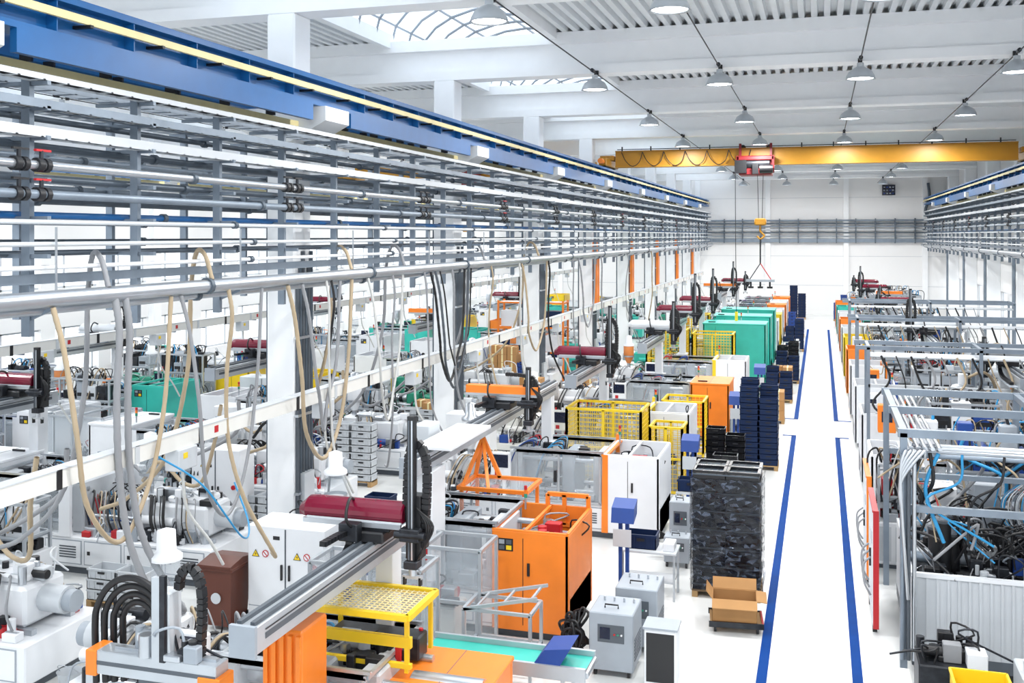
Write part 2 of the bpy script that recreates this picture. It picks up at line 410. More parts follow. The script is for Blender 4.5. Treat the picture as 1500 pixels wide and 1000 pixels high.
b.tube([(tx-.85, gy-.6, 9.3), (tx-.83, gy-.6, 6), (tx-.8, gy-.6, 3.2)], .016, DARK); b.box(tx-.86, tx-.74, gy-.65, gy-.55, 2.8, 3.2, YELLOW)
x = -8.6
while x < tx-1:
    b.tube([(x, gy-.32, 10.25), (x+.2, gy-.34, 9.85), (x+.5, gy-.34, 9.62), (x+.8, gy-.34, 9.8), (x+.95, gy-.32, 10.25)], .018, DARK, n=5); x += .95
b.cyl((-8.8, gy-.3, 10.38), (7.6, gy-.3, 10.38), .02, DARK, n=6)
for i in range(13): b.box(-8.6+i*1.3, -8.55+i*1.3, gy-.35, gy-.28, 10.3, 10.5, DARK)
b.done('overhead_crane')
b = MB(); b.box(-24.7, -11.1, 51.8, 52.2, 9.62, 10.3, CRANE)
for x in (-25, -10.78): b.box(x-.18, x+.18, 50.6, 53.4, 9.6, 9.95, CRANE, .03); b.box(x-.3, x+.3, 51.5, 52.5, 9.9, 10.1, CRANE)
b.box(-18.7, -17.3, 51.1, 51.7, 9.2, 9.9, DRED, .03); b.box(-18.6, -17.5, 51.6, 52.3, 10.3, 10.45, DRED); b.cyl((-18, 51.4, 9.2), (-18, 51.4, 7), .015, DARK); b.box(-18.2, -17.8, 51.3, 51.5, 6.7, 7, CRANE, .03)
b.done('overhead_crane')

# ------------------------------------------------------------------ lamps
def lamp(x, y, z=10.33):
    b = MB((x, y, z))
    b.lathe((0, 0, 0), [(.34, 0), (.33, .06), (.27, .17), (.16, .25), (.08, .29)], LAMPB)
    b.lathe((0, 0, 0), [(.34, 0), (.36, -.015), (.33, -.02), (.31, .0)], STEEL)
    b.lathe((0, 0, .01), [(.31, 0), (.001, .02)], LAMPE)
    b.cyl((0, 0, .27), (0, 0, .38), .08, LGRAY); b.cyl((0, 0, .37), (0, 0, .42), .02, DARK)
    o = b.done('high_bay_lamp')
    l = bpy.data.lights.new('lamp_light', 'AREA'); l.shape = 'DISK'; l.size = .55; l.energy = 220 if x > -10 else 175; l.color = (1, .99, .975)
    lo = bpy.data.objects.new('lamp_light', l); lo.location = (0, 0, -.03); lo.parent = o
    bpy.context.scene.collection.objects.link(lo)
LX = (-5.67, -2.45, .93, 4.4)
for x in LX+(-14.5, -18.5, -22.5):
    b = MB(); b.cyl((x, 4, 10.77), (x, YB-.2, 10.77), .016, DARK, n=6)
    for y in YS[1:]:
        b.box(x-.05, x+.05, y-.4, y-.33, 10.72, 10.86, DARK); b.cyl((x, y-.75, 10.79), (x, y-.95, 10.79), .05, DARKM)
    b.done('lighting_conduit')
    for y in YS[1:]: lamp(x, y-.6)

b = MB()
for z, r, m in ((7.75, .07, GALV), (7.5, .06, GALVD), (7.25, .06, GALV), (7.0, .05, LGRAY), (6.75, .06, GALVD), (6.45, .04, GALV)):
    b.cyl((-9.5, YB-.36, z), (8.7, YB-.36, z), r, m, n=8)
b.box(-9.5, 8.7, YB-.4, YB-.28, 5.95, 6.25, GALV)
for i in range(13): b.box(-9.3+i*1.5, -9.22+i*1.5, YB-.45, YB, 5.9, 7.9, GALVD)
b.tube([(8.4, YB-.4, 7.7), (8.0, YB-.4, 8.5), (8.3, YB-.4, 9.5), (8.2, YB-.4, 10.7)], .12, GALVD)
b.done('wall_conduit')
b = MB()
b.box(4.75, 5.75, YB-.37, YB-.25, 9.75, 10.6, SCREEN)
for r in range(3):
    for c in range(4): b.box(4.85+c*.22, 4.98+c*.22, YB-.38, YB-.37, 9.85+r*.25, 9.95+r*.25, GRAY if (r+c) % 3 else BRBLUE)
b.done('production_display')

# ------------------------------------------------------------------ machines
DK = [DARKM, DARK, RUBBER, DARK, STEEL, GRAY, DARKM, LGRAY]
def greeble(b, x0, x1, y0, y1, z, n, rr, mats):
    for _ in range(n):
        x = rr.uniform(x0, x1); y = rr.uniform(y0, y1); m = rr.choice(mats); t = rr.random(); s = rr.uniform(.04, .14); h = rr.uniform(.06, .28)
        if t < .4: b.box(x-s, x+s, y-s*.7, y+s*.7, z, z+h, m, .01)
        elif t < .7: b.cyl((x, y, z), (x, y, z+h), s*.6, m, n=10)
        elif t < .85: b.cyl((x-s*1.4, y, z+s), (x+s*1.4, y, z+s), s*.7, m, n=10)
        else:
            b.tube([(x, y, z), (x+rr.uniform(-.1, .1), y, z+h+.15), (x+rr.uniform(-.4, .4), y+rr.uniform(-.3, .3), z+h+.1), (x+rr.uniform(-.5, .5), y+rr.uniform(-.4, .4), z)], .015, m, n=5, sub=4)

def machine(name, loc, rz, panel, body=WHITE, L=6., H=1.75, seed=1, window=False, edge=None, det=1., arch=False, stripe=None, lid=None, cl=1.2):
    rr = random.Random(seed); b = MB(loc, rz); w = .8
    b.box(-L+.1, -.1, -w+.08, w-.08, 0, .14, DGRAY)
    b.box(-L, 0, -w, w, .14, .72, body, .02)
    x = -L+.15
    while x < -1.3:
        for s in (-1, 1):
            y = s*(w+.004)
            b.box(x, x+.84, y-.006, y+.006, .2, .66, GRAY if body is WHITE else body)
            b.box(x+.02, x+.82, y-.01, y+.01, .22, .64, body)
            b.box(x+.7, x+.76, y-.02, y+.02, .4, .47, DARK)
            if rr.random() < .5:
                for q in range(5): b.box(x+.12, x+.5, y-.016, y+.016, .32+q*.05, .345+q*.05, DGRAY)
        x += .9
    y0, y1, h0 = -w-.06, w+.06, .15; t = .05; xc = -cl
    b.box(xc, 0, y0, y0+t, h0, H, panel, .012); b.box(xc, 0, y1-t, y1, h0, H, panel, .012)
    side = edge or panel
    b.box(-t, 0, y0+t, y1-t, h0, H-.0, side, .012)
    b.box(-t-.003, .003, y0, y0+.06, h0, H+.002, panel); b.box(-t-.003, .003, y1-.06, y1, h0, H+.002, panel)
    if stripe:
        b.prism([(xc-.04, h0), (xc+.1, h0), (xc+.1, H+.01), (xc-.02, H+.01)], 'y', y0-.008, y0+.06, stripe); b.box(xc-.04, xc+.1, y0, y1, H-.03, H+.012, stripe)
        b.box(xc-.04, xc+.04, y1-.1, y1, H-.6, H+.15, stripe)
    b.box(xc+.52, xc+.53, y0-.006, y0, h0+.1, H-.1, DARK); b.box(xc+.6, xc+.64, y0-.03, y0, 1.05, 1.25, DARK)
    if not stripe and not lid:
        b.box(xc+.1, xc+.36, y0-.008, y0, H-.32, H-.12, DARK)
        for q in range(2):
            for p in range(2): b.box(xc+.125+p*.12, xc+.215+p*.12, y0-.011, y0-.008, H-.3+q*.09, H-.23+q*.09, DGRAY if p == q else YELLOW if p else GRAY)
    b.box(xc+.1, -.15, -.6, .6, .72, 1.4 if not lid else .9, GRAY, .03); b.cyl((xc+.2, 0, 1.0), (-.1, 0, 1.0), .2, STEEL, n=18)
    b.rect((xc+.02, y0+.03, H), (-.03, y1-.03, H+.0), 'z', .05, panel)
    b.bar((xc+.55, y0+.03, H), (xc+.55, y1-.03, H), .05, .05, panel)
    if lid: b.box(xc-.02, .02, y0-.02, y1+.02, H-.02, H+.04, lid, .01); b.box(xc+.2, xc+.5, y0+.3, y0+.34, H+.04, H+.08, DARK); b.box(xc+.58, xc+.59, y0, y1, H+.04, H+.043, DGRAY); b.box(xc, xc+.05, y0, y1, .72, H, lid)
    if arch:
        b.rect((xc+.5, y1-.05, H-.3), (-.05, y1-.05, H+.22), 'y', .07, panel)
        b.bar((xc+.8, y1-.05, H-.3), (xc+.8, y1-.05, H+.22), .07, .07, panel)
    if not lid: greeble(b, xc+.2, -.2, -.5, .5, 1.4, int(8*det), rr, [DARKM, DARK, STEEL, RED, GRAY])
    hp = max(1.35, min(1.72, H))
    for px in (-1.35, -2.05, -3.25): b.box(px-.14, px+.14, -.55, .55, .72, hp, LGRAY if px != -2.05 else GRAY, .03)
    for yy in (-.42, .42):
        for zz in (.88, hp-.16): b.cyl((-3.4, yy, zz), (-.9, yy, zz), .05, STEEL, n=10)
    b.box(-2.45, -2.19, -.32, .32, .95, hp-.17, DARKM, .01); b.box(-3.11, -2.8, -.32, .32, .95, hp-.17, STEEL, .01)
    greeble(b, -3.0, -1.3, -.7, .7, .72, int(16*det), rr, DK); greeble(b, -3.1, -1.4, -.3, .3, hp-.17, int(10*det), rr, DK)
    for q in range(int(16*det)):
        yy = rr.uniform(-.3, .3); x1 = rr.choice([-2.3, -2.95])
        b.tube([(x1, yy, hp-.2), (x1+.05, yy*1.3, hp+.1+rr.random()*.12), (x1-.3, yy*1.9, hp), (x1-.6, yy*2, .8)], .013, rr.choice([RED, BRBLUE, CYAN, DARK, GHOSE, DARK]), n=5, sub=5)
    for s in (-1, 1):
        y = s*w
        b.rect((-3.15, y, .74), (-1.28, y, hp+.06), 'y', .05, panel if window else ALU)
        b.bar((-2.2, y, .74), (-2.2, y, hp+.06), .04, .04, ALU)
        b.box(-3.12, -1.3, y-.006, y+.006, .78, hp+.03, CLEAR)
        b.bar((-3.3, y, hp+.12), (-1.2, y, hp+.12), .05, .04, STEEL)
        b.box(-2.3, -2.24, y-.03, y+.03, 1.15, 1.4, DARK)
        if window: b.box(-3.3, -3.05, y-.04, y+.04, .72, hp+.1, panel); b.box(-1.35, -1.2, y-.04, y+.04, .72, hp+.1, panel)
    b.rect((-3.2, -w, hp+.06), (-1.25, w, hp+.06), 'z', .05, ALU)
    b.box(-L+.2, -3.5, -.45, -.35, .72, .8, STEEL); b.box(-L+.2, -3.5, .35, .45, .72, .8, STEEL)
    b.cyl((-4.3, 0, 1.2), (-3.4, 0, 1.2), .1, STEEL, n=14)
    for q in range(5): b.cyl((-4.2+q*.15, 0, 1.2), (-4.1+q*.15, 0, 1.2), .135, DARKM if q % 2 else STEEL, n=14)
    b.box(-4.75, -4.3, -.35, .35, .8, 1.45, body, .04)
    b.box(-L+.35, -4.85, -.42, .42, .8, 1.38, body, .05); b.box(-L+.5, -5.1, -.3, .3, 1.38, 1.5, body, .03)
    for yy in (-.5, .5):
        b.cyl((-5.0, yy, 1.08), (-3.5, yy, 1.08), .035, STEEL); b.cyl((-5.4, yy, 1.08), (-4.6, yy, 1.08), .085, body, n=14); b.cyl((-4.62, yy, 1.08), (-4.55, yy, 1.08), .1, DARKM, n=14)
    b.cyl((-L+.36, 0, 1.12), (-L-.05, 0, 1.12), .2, LGRAY, n=16); b.cyl((-L-.05, 0, 1.12), (-L-.2, 0, 1.12), .16, GRAY, n=16)
    hm_ = rr.choice([STEEL, CLEAR, AMBER, WHITE, CLEAR])
    b.cyl((-4.5, 0, 1.45), (-4.5, 0, 1.6), .07, STEEL); b.lathe((-4.5, 0, 0), [(.08, 1.58), (.2, 1.85), (.2, 2.25), (.17, 2.3)], hm_, 16)
    b.lathe((-4.5, 0, 0), [(.21, 2.24), (.21, 2.3), (.13, 2.36), (.12, 2.62), (.001, 2.66)], WHITE if hm_ is not WHITE else STEEL, 16)
    b.lathe((-4.5, 0, 0), [(.212, 1.82), (.212, 1.88)], STEEL, 16)
    GM = [DARKM, DARK, STEEL, LGRAY, GRAY, WHITE, WHITE, DARKM, STEEL, RED, BRBLUE]
    greeble(b, -L+.3, -3.6, -.72, -.45, .72, int(26*det), rr, GM); greeble(b, -L+.3, -3.6, .45, .72, .72, int(26*det), rr, GM)
    greeble(b, -L+.4, -4.9, -.35, .35, 1.38, int(16*det), rr, [DARKM, DARK, STEEL, LGRAY, WHITE])
    for q in range(int(20*det)):
        x = rr.uniform(-L+.3, -3.6); yy = rr.choice([-.6, .6])
        b.tube([(x, yy, .75), (x+.1, yy*1.1, 1.1), (x+.3, yy*.6, 1.5), (x+.55, yy*.3, 1.3)], rr.choice([.012, .02]), rr.choice([DARK, RUBBER, GHOSE, BEIGE, RUBBER]), n=6, sub=5)
    s = -1
    b.bar((-3.45, s*(w-.05), .7), (-3.45, s*(w-.05), 1.65), .07, .07, body); b.box(-3.7, -3.25, s*(w+.12)-.05, s*(w+.12)+.05, 1.2, 1.75, body, .02)
    b.box(-3.66, -3.3, s*(w+.175)-.003, s*(w+.175)+.003, 1.42, 1.7, SCREEN)
    b.box(-3.6, -3.5, s*(w+.175)-.004, s*(w+.175)+.004, 1.25, 1.35, RED)
    b.cyl((-1.1, .5, H), (-1.1, .5, H+.2), .02, STEEL, n=6)
    for q, mm in enumerate((GREEN, ORANGE, RED)): b.cyl((-1.1, .5, H+.2+q*.07), (-1.1, .5, H+.265+q*.07), .03, mm, n=8)
    return b.done(name)

IM = 'injection_moulding_machine'
machine(IM, (-3.75, 11.6, 0), 0, ORANGE, WHITE, seed=1, H=1.12, L=5.6, lid=ORANGE, det=1.6)
machine(IM, (-3.82, 16.65, 0), 0, ORANGE, WHITE, seed=2, H=1.74, arch=True, L=5.3, det=1.6, cl=1.28)
machine(IM, (-3.25, 22.4, 0), 0, WHITE, WHITE, seed=3, H=1.8, L=5.6, stripe=ORANGE, det=1.5)
machine(IM, (-3.3, 28.0, 0), 0, WHITE, CREAMW, seed=4, H=1.8, L=5.6, stripe=YELLOW)
machine(IM, (-2.75, 33.6, 0), 0, ORANGE, WHITE, seed=5, H=1.8, lid=ORANGE)
machine(IM, (-2.6, 39.2, 0), 0, WHITE, WHITE, seed=6, H=1.9, stripe=YELLOW)
Y = 45.0
cols = [TEAL, TEAL, TEAL, WHITE, YELLOW, WHITE, ORANGE, WHITE, ORANGE]
for i, c in enumerate(cols):
    T_ = c is TEAL
    machine(IM, (-2.2, Y, 0), 0, c, TEAL if T_ else WHITE, seed=10+i, H=2.75 if T_ else 1.9, det=.5, lid=c if i % 2 == 0 or T_ else None, cl=2.6 if T_ else 1.2); Y += 4.3
Y = 12.6
cols = [WHITE, WHITE, WHITE, WHITE, YELLOW, WHITE, WHITE, TEAL, ORANGE, WHITE, TEAL, WHITE, YELLOW]
for i, c in enumerate(cols):
    bc = GREEN if c is YELLOW else (TEAL if c is TEAL else WHITE)
    machine(IM, (-17.1, Y, 0), pi, c, bc, seed=40+i, H=1.9, window=True, det=1.9 if i < 4 else .8, L=6.4, lid=WHITE if i in (1, 2) else None)
    machine(IM, (-18.6, Y+.6, 0), 0, [YELLOW, WHITE, WHITE, TEAL][i % 4], [GREEN, WHITE, WHITE, WHITE][i % 4], seed=70+i, H=2.0, window=True, det=.4)
    Y += 4.6 if i < 4 else 5.6
Y = 23.5
cols = [WHITE, WHITE, WHITE, WHITE, ORANGE, YELLOW, WHITE, ORANGE, WHITE, TEAL, ORANGE]
for i, c in enumerate(cols):
    machine(IM, (1.0, Y, 0), pi, c, WHITE, seed=100+i, H=1.9, det=1.6 if i < 3 else .7, stripe=[ORANGE, RED, BRBLUE, ORANGE][i] if i < 4 else None); Y += 5.2

# ------------------------------------------------------------------ robots
RR = random.Random(3)
def robot(loc, back=3.2, fwd=.8, arm=1.1, cover=MAROON, post=True, side=1, zt=2.0, orange_beam=False, top=1.75, post2=False):
    b = MB(loc); z = 0
    b.box(-.13, .13, -back, fwd, -.14, .14, ALU, .01); b.box(-.145, .145, -back-.03, -back+.02, -.16, .16, GRAY)
    b.box(-.1, -.05, -back+.05, fwd-.05, .14, .18, DGRAY); b.box(.05, .1, -back+.05, fwd-.05, .14, .18, DGRAY)
    b.box(.13, .135, -back+.2, fwd-.2, -.03, .03, DGRAY); b.box(.13, .14, -back+.2, fwd-.2, .06, .07, DARK)
    b.box(-.32, -.13, -back+.3, fwd, -.1, -.08, GRAY)
    b.chain([(-.22, -back+.6, -.04), (-.22, -.8, -.04), (-.22, -.35, .05), (-.22, -.25, .18), (-.22, -.4, .3), (-.22, -1.0, .33)], .09, .06, DARK)
    b.box(-.24, .24, -.28, .28, .16, .3, DARK, .02); b.box(-.18, .3, -.2, .2, .28, .4, DARKM, .02)
    b.tube([(-.1, -.3, .3), (-.15, -.5, .5), (-.2, -.3, .7), (-.3, .1, .55), (-.3, .25, .3)], .02, RUBBER); b.box(-.3, -.05, -.42, -.25, .2, .42, DARKM, .01)
    x0, x1 = -arm+.25, .45
    if orange_beam:
        b.box(x0*side-.3, (x1+.3)*side, -.11, .11, .42, .6, ORANGE, .01); b.box(x0*side-.3, (x1+.3)*side, -.14, -.11, .4, .45, STEEL)
        b.chain([(x0*side-.25, .2, .5), (0, .2, .5), (.45*side, .2, .52), (.58*side, .2, .66), (.4*side, .2, .78), (0, .2, .8)], .08, .07, DARK)
    else:
        n = 10
        def ring(x, sc, dz): return [(x, -.16*sc, .4), (x, .16*sc, .4)]+[(x, .19*sc*math.cos(t*pi/n), .47+dz+.17*sc*math.sin(t*pi/n)) for t in range(n+1)]
        r_ = [ring((x0-.12)*side, .45, -.02), ring(x0*side, .95, 0), ring((x0+.1)*side, 1, 0), ring((x1-.02)*side, 1, 0), ring(x1*side, .9, 0)]
        k = n+3; v = [p for q in r_ for p in q]
        f = [(a*k+i, a*k+(i+1) % k, a*k+k+(i+1) % k, a*k+k+i) for a in range(4) for i in range(k)]+[tuple(range(k)), tuple(range(4*k, 5*k))]
        b.add(v, f, cover, False)
        b.box((x0+.05)*side, x1*side, -.2, -.18, .38, .42, LGRAY)
    b.box(x0*side, x1*side, -.22, -.18, .34, .4, STEEL)
    vx = (x1+.12)*side
    b.box(vx-.1, vx+.1, -.1, .1, -.05, .75, DARK, .01); b.box(vx-.045, vx+.045, -.18, -.08, -.05, top, DARK)
    b.box(vx-.03, vx-.01, -.19, -.18, -.03, top-.05, DGRAY); b.box(vx+.01, vx+.03, -.19, -.18, -.03, top-.05, STEEL)
    ct = top*.8
    b.chain([(vx+.12, -.02, .1), (vx+.16, -.02, ct*.65), (vx+.13, -.02, ct-.15), (vx+.02, -.02, ct), (vx-.08, -.02, ct-.15), (vx-.12, -.02, ct*.3)], .09, .1, DARK)
    for q in range(4): b.tube([(vx+.05, -.1, .6), (vx+.2+.03*q, -.15, .4), (vx+.15, -.15, .1), (vx+.03, -.12, -.1)], .014, RUBBER, n=5)
    b.box(vx-.13, vx+.13, -.24, -.1, .2, .36, DARKM, .01); b.cyl((vx-.2, -.2, .28), (vx+.2, -.2, .28), .05, DARKM)
    b.box(vx-.09, vx+.09, -.2, -.02, -.15, -.05, DARKM, .01); b.cyl((vx, -.11, -.15), (vx, -.11, -.24), .05, STEEL); b.box(vx-.13, vx+.13, -.14, -.08, -.28, -.24, ALU)
    b.box(vx-.12, vx-.09, -.14, -.08, -.36, -.26, DARK); b.box(vx+.09, vx+.12, -.14, -.08, -.36, -.26, DARK)
    h = loc[2]-zt
    if post:
        b.box(-.12, .12, fwd-.6, fwd-.3, -h-.02, -.14, WHITE, .01); b.box(-.2, .2, fwd-.7, fwd-.2, -h-.03, -h+.03, WHITE)
    if post2:
        b.box(-.2, .2, -back+.5, -back+1.1, -loc[2], -.14, WHITE, .02); b.box(-.14, .5, -back+.55, -back+2.6, .18, .24, WHITE, .01); b.box(-.5, -.2, -back+1.4, -back+1.9, -.2, .4, LGRAY, .02)
    return b.done('linear_robot')
robot((-5.45, 12.0, 2.5), back=3.1, fwd=.9, zt=1.0, arm=1.15)
robot((-6.1, 19.6, 2.9), back=4.9, fwd=4., arm=.7, zt=1.7, orange_beam=True, top=1.0, post2=True)
robot((-5.9, 26.8, 2.9), back=2.2, fwd=2.3, zt=1.75)
robot((-5.3, 34.6, 3.0), back=3., fwd=.9, zt=1.75, top=1.3, cover=WHITE)
for i, y in enumerate((41, 47.5, 61, 68)): robot((-5.2-RR.random()*.5, y, 3.1), back=3., fwd=.9, zt=1.75, top=RR.choice([1.1, 1.5, 1.9]), orange_beam=i == 2)
for i, y in enumerate((17.5, 25., 38, 50)): robot((-14.2-RR.random()*2, y, 3.0), back=2.5, fwd=1., zt=1.8, top=RR.choice([.8, 1.2, 1.8]), orange_beam=i == 2, cover=MAROON)
for i, y in enumerate((15., 27, 42)): robot((-21.4, y, 3.1), back=2.5, fwd=1., zt=1.8, top=RR.choice([1., 1.6]), cover=MAROON if i != 1 else LGRAY)
for i, y in enumerate((28.9, 37.3, 51, 57, 64, 71)): robot((4.6 if i == 0 else 2.6+RR.random()*1.4, y, 3.0), back=2.6, fwd=.9, side=-1, zt=1.75, top=RR.choice([.9, 1.3, 1.7]), orange_beam=i == 3, cover=LGRAY if i < 2 else MAROON)

b = MB((-6.5, 9.0, 2.1))
b.box(-.75, .75, -.12, .12, -.12, .12, ALU, .01); b.box(-.78, -.65, -.14, .14, -.14, .125, ORANGE, .01); b.box(.55, .8, -.14, .14, -.14, .0, ORANGE, .01)
b.box(-.5, .7, -.03, .03, .12, .15, STEEL); b.box(-.75, .75, -.125, -.12, -.02, .02, DGRAY)
b.box(.0, .2, -.1, .12, .15, .78, LGRAY, .01); b.box(.03, .12, -.15, -.1, .1, .95, ALU); b.box(.12, .18, -.15, -.1, .1, .97, DARKM)
b.chain([(.5, .0, .1), (.52, 0, .75), (.46, 0, .98), (.36, 0, 1.04), (.27, 0, .95), (.25, 0, .8)], .07, .09, DARK)
for q in range(4):
    rx = .46-q*.085
    pts = [(-.42+rx+.03, .12+q*.03, -.05)]+[(-.42+rx*math.cos(pi*t/8), .14+q*.04, .28+rx*1.15*math.sin(pi*t/8)) for t in range(9)]+[(-.42-rx, .16+q*.04, -.35)]
    b.tube(pts, .036, RUBBER, n=8)
greeble(b, -.35, .0, -.1, .1, .12, 10, R, [DARKM, DARK, STEEL, GRAY]); greeble(b, .2, .6, -.1, .1, .12, 8, R, [DARKM, DARK, STEEL, GRAY])
b.box(-.3, .3, .12, .5, -2.1, -.13, WHITE, .02); b.box(-.2, .2, -.05, .2, -.4, -.1, DGRAY)
b.done('linear_robot')

# ------------------------------------------------------------------ specific near objects
b = MB((-5.38, 11.75, 0))
b.rect((-.7, -.45, 1.95), (.68, .5, 1.95), 'z', .07, YELLOW); b.mesh((-.7, -.45, 1.95), (.68, .5, 1.95), 'z', .07, .012, CREAM)
b.box(-.7, .68, -.36, -.3, 1.55, 1.68, YELLOW); b.box(-.7, .68, -.36, -.3, 1.3, 1.36, YELLOW)
for x in (-.64, .62):
    b.bar((x, -.33, 1.25), (x, -.33, 1.95), .05, .05, YELLOW); b.bar((x, .45, 1.25), (x, .45, 1.95), .05, .05, YELLOW)
b.bar((-.7, .45, 1.95), (-.3, .45, 2.3), .06, .06, YELLOW); b.bar((-.7, -.4, 1.95), (-.3, .45, 2.3), .06, .06, YELLOW)
b.box(-.6, .6, .1, .4, 1.2, 1.5, DARKM, .02); greeble(b, -.5, .5, -.2, .1, 1.3, 14, R, DK+[RED])
b.done('yellow_mesh_guard')
b = MB((-5.68, 10.2, 0)); b.box(-.25, .23, -.1, .5, .0, 2.15, ORANGE, .02)
for q in range(5): b.box(-.23+q*.1, -.18+q*.1, -.14, -.1, 1.3, 2.1, ORANGE)
b.done('machine_support_panel')
b = MB((-4.6, 10.15, 0))
for x in (-.75, 0, .75): b.bar((x, 0, 0), (x, 0, 1.35), .045, .045, YELLOW if x < 0 else ALU)
for z in (.2, 1.33): b.bar((-.75, 0, z), (.75, 0, z), .045, .045, YELLOW if z > 1 else ALU)
b.box(-.73, .73, -.004, .004, .22, 1.31, CLEAR); b.box(-.5, .3, .15, .45, 0, .9, DGRAY, .02); greeble(b, -.45, .25, .18, .42, .9, 16, R, DK+[RED]); b.done('polycarbonate_guard')
def guard(loc, w, d, h, n=2, clutter=True):
    b = MB(loc)
    for k in range(n+1):
        x = -w/2+w*k/n
        b.bar((x, 0, 0), (x, 0, h), .05, .05, ALU); b.bar((x, d, 0), (x, d, h), .05, .05, ALU); b.bar((x, 0, h), (x, d, h), .05, .05, ALU)
    for z in (.2, .95, h): b.bar((-w/2, 0, z), (w/2, 0, z), .05, .05, ALU)
    b.bar((-w/2, d, h), (w/2, d, h), .05, .05, ALU)
    b.box(-w/2+.02, w/2-.02, -.005, .005, .22, h-.02, CLEAR); b.box(w/2-.005, w/2+.005, 0, d, .22, h-.02, CLEAR); b.box(-w/2-.005, -w/2+.005, 0, d, .22, h-.02, CLEAR)
    b.box(-w*.3, w*.25, d*.15, d*.85, 0, .8, CREAMW, .02)
    greeble(b, -w*.25, w*.2, d*.2, d*.8, .8, 30, R, [DARKM, STEEL, DARK, LGRAY, RED, DARKM])
    return b
b = guard((-5.8, 14.6, 0), 1.8, .8, 1.75); b.box(-.15, .05, -.02, 0.02, 1.55, 1.72, RED); b.done('polycarbonate_guard')
b = guard((-6.2, 13.3, 0), 1.7, .7, 1.8); b.box(-.35, -.2, -.012, -.006, 1.3, 1.5, BRBLUE); b.done('polycarbonate_guard')
guard((-23.6, 24.2, 0), 2.6, 2., 2.1, 3).done('polycarbonate_guard'); guard((-20.4, 17.5, 0), 2.4, 1.6, 2.0, 3).done('polycarbonate_guard'); guard((-17.8, 21.2, 0), 1.8, 1.5, 2.0).done('polycarbonate_guard')
b = MB((-4.45, 14.3, 0))
for x in (-.5, .5):
    for y in (-.3, .3): b.bar((x, y, 0), (x, y, 1.1), .045, .045, ALU)
for z in (.5, 1.1): b.rect((-.5, -.3, z), (.5, .3, z), 'z', .045, ALU)
b.bar((-.5, .3, 1.1), (.6, .3, 1.35), .045, .045, ALU); b.bar((-.5, -.3, 1.1), (.6, -.3, 1.35), .045, .045, ALU)
for q in range(3): b.bar((-.3+q*.4, -.3, 1.15+q*.08), (-.3+q*.4, .3, 1.15+q*.08), .03, .03, ALU)
b.done('aluminium_frame_stand')
b = MB((-3.6, 13.2, 0))
b.box(-1.6, .7, -.28, .28, .8, .85, TEAL); b.box(-1.6, .7, -.33, -.28, .74, .92, ALU); b.box(-1.6, .7, .28, .33, .74, .92, ALU)
b.cyl((.7, -.28, .82), (.7, .28, .82), .04, STEEL); b.cyl((-1.6, -.28, .82), (-1.6, .28, .82), .04, STEEL)
for x in (-1.3, .4):
    for y in (-.3, .3): b.bar((x, y, 0), (x, y, .76), .05, .05, ALU)
b.prism([(.0, .9), (.35, .9), (.5, 1.15), (.15, 1.1)], 'y', -.3, .2, BRBLUE)
b.done('belt_conveyor')
b = MB((-5.75, 18.3, 0))
b.rect((-.65, -.5, 1.85), (.65, .5, 1.85), 'z', .07, ORANGE); b.box(-.62, .62, -.47, .47, 1.82, 1.835, CLEAR)
for x in (-.6, -.1):
    b.bar((-.5, .5, 2.6), (x-.05, .5, 1.85), .07, .07, ORANGE); b.bar((-.5, .5, 2.6), (x, -.4, 1.85), .06, .06, ORANGE)
for x in (-.6, .6):
    b.bar((x, .45, 0), (x, .45, 1.85), .06, .06, ORANGE); b.bar((x, -.45, 0), (x, -.45, 1.85), .06, .06, ORANGE)
b.done('orange_guard_frame')
def cage(loc, w, d, h, z0=0., m=YELLOW):
    b = MB(loc)
    for x in (0, w/2, w):
        for y in (0, d): b.bar((x, y, 0), (x, y, h), .06, .06, m)
    for y in (0, d):
        b.rect((0, y, z0+.1), (w, y, h), 'y', .06, m); b.mesh((0, y, z0+.1), (w, y, h), 'y', .11, .012, m)
    for x in (0, w):
        b.rect((x, 0, z0+.1), (x, d, h), 'x', .06, m); b.mesh((x, 0, z0+.1), (x, d, h), 'x', .11, .012, m)
    b.bar((0, 0, h*.55), (w, 0, h*.55), .05, .05, m)
    b.box(.2, w-.2, .2, d-.2, 0, .7, GRAY, .02); greeble(b, .3, w-.3, .3, d-.3, .7, 8, R, [DARKM, STEEL, BRBLUE])
    b.done('yellow_mesh_cage')
cage((-6.2, 25.4, 0), 1.9, 1.3, 2.1); cage((-4.1, 25.6, 0), .8, .9, 1.7)
cage((-5.0, 42.0, 0), 1.6, 1.4, 2.5); cage((-6.9, 42.2, 0), 1.6, 1.2, 2.6); cage((-4.5, 30.4, 0), 1.2, 1.2, 1.6); cage((-6.9, 51., 0), 1.6, 1.1, 2.6)

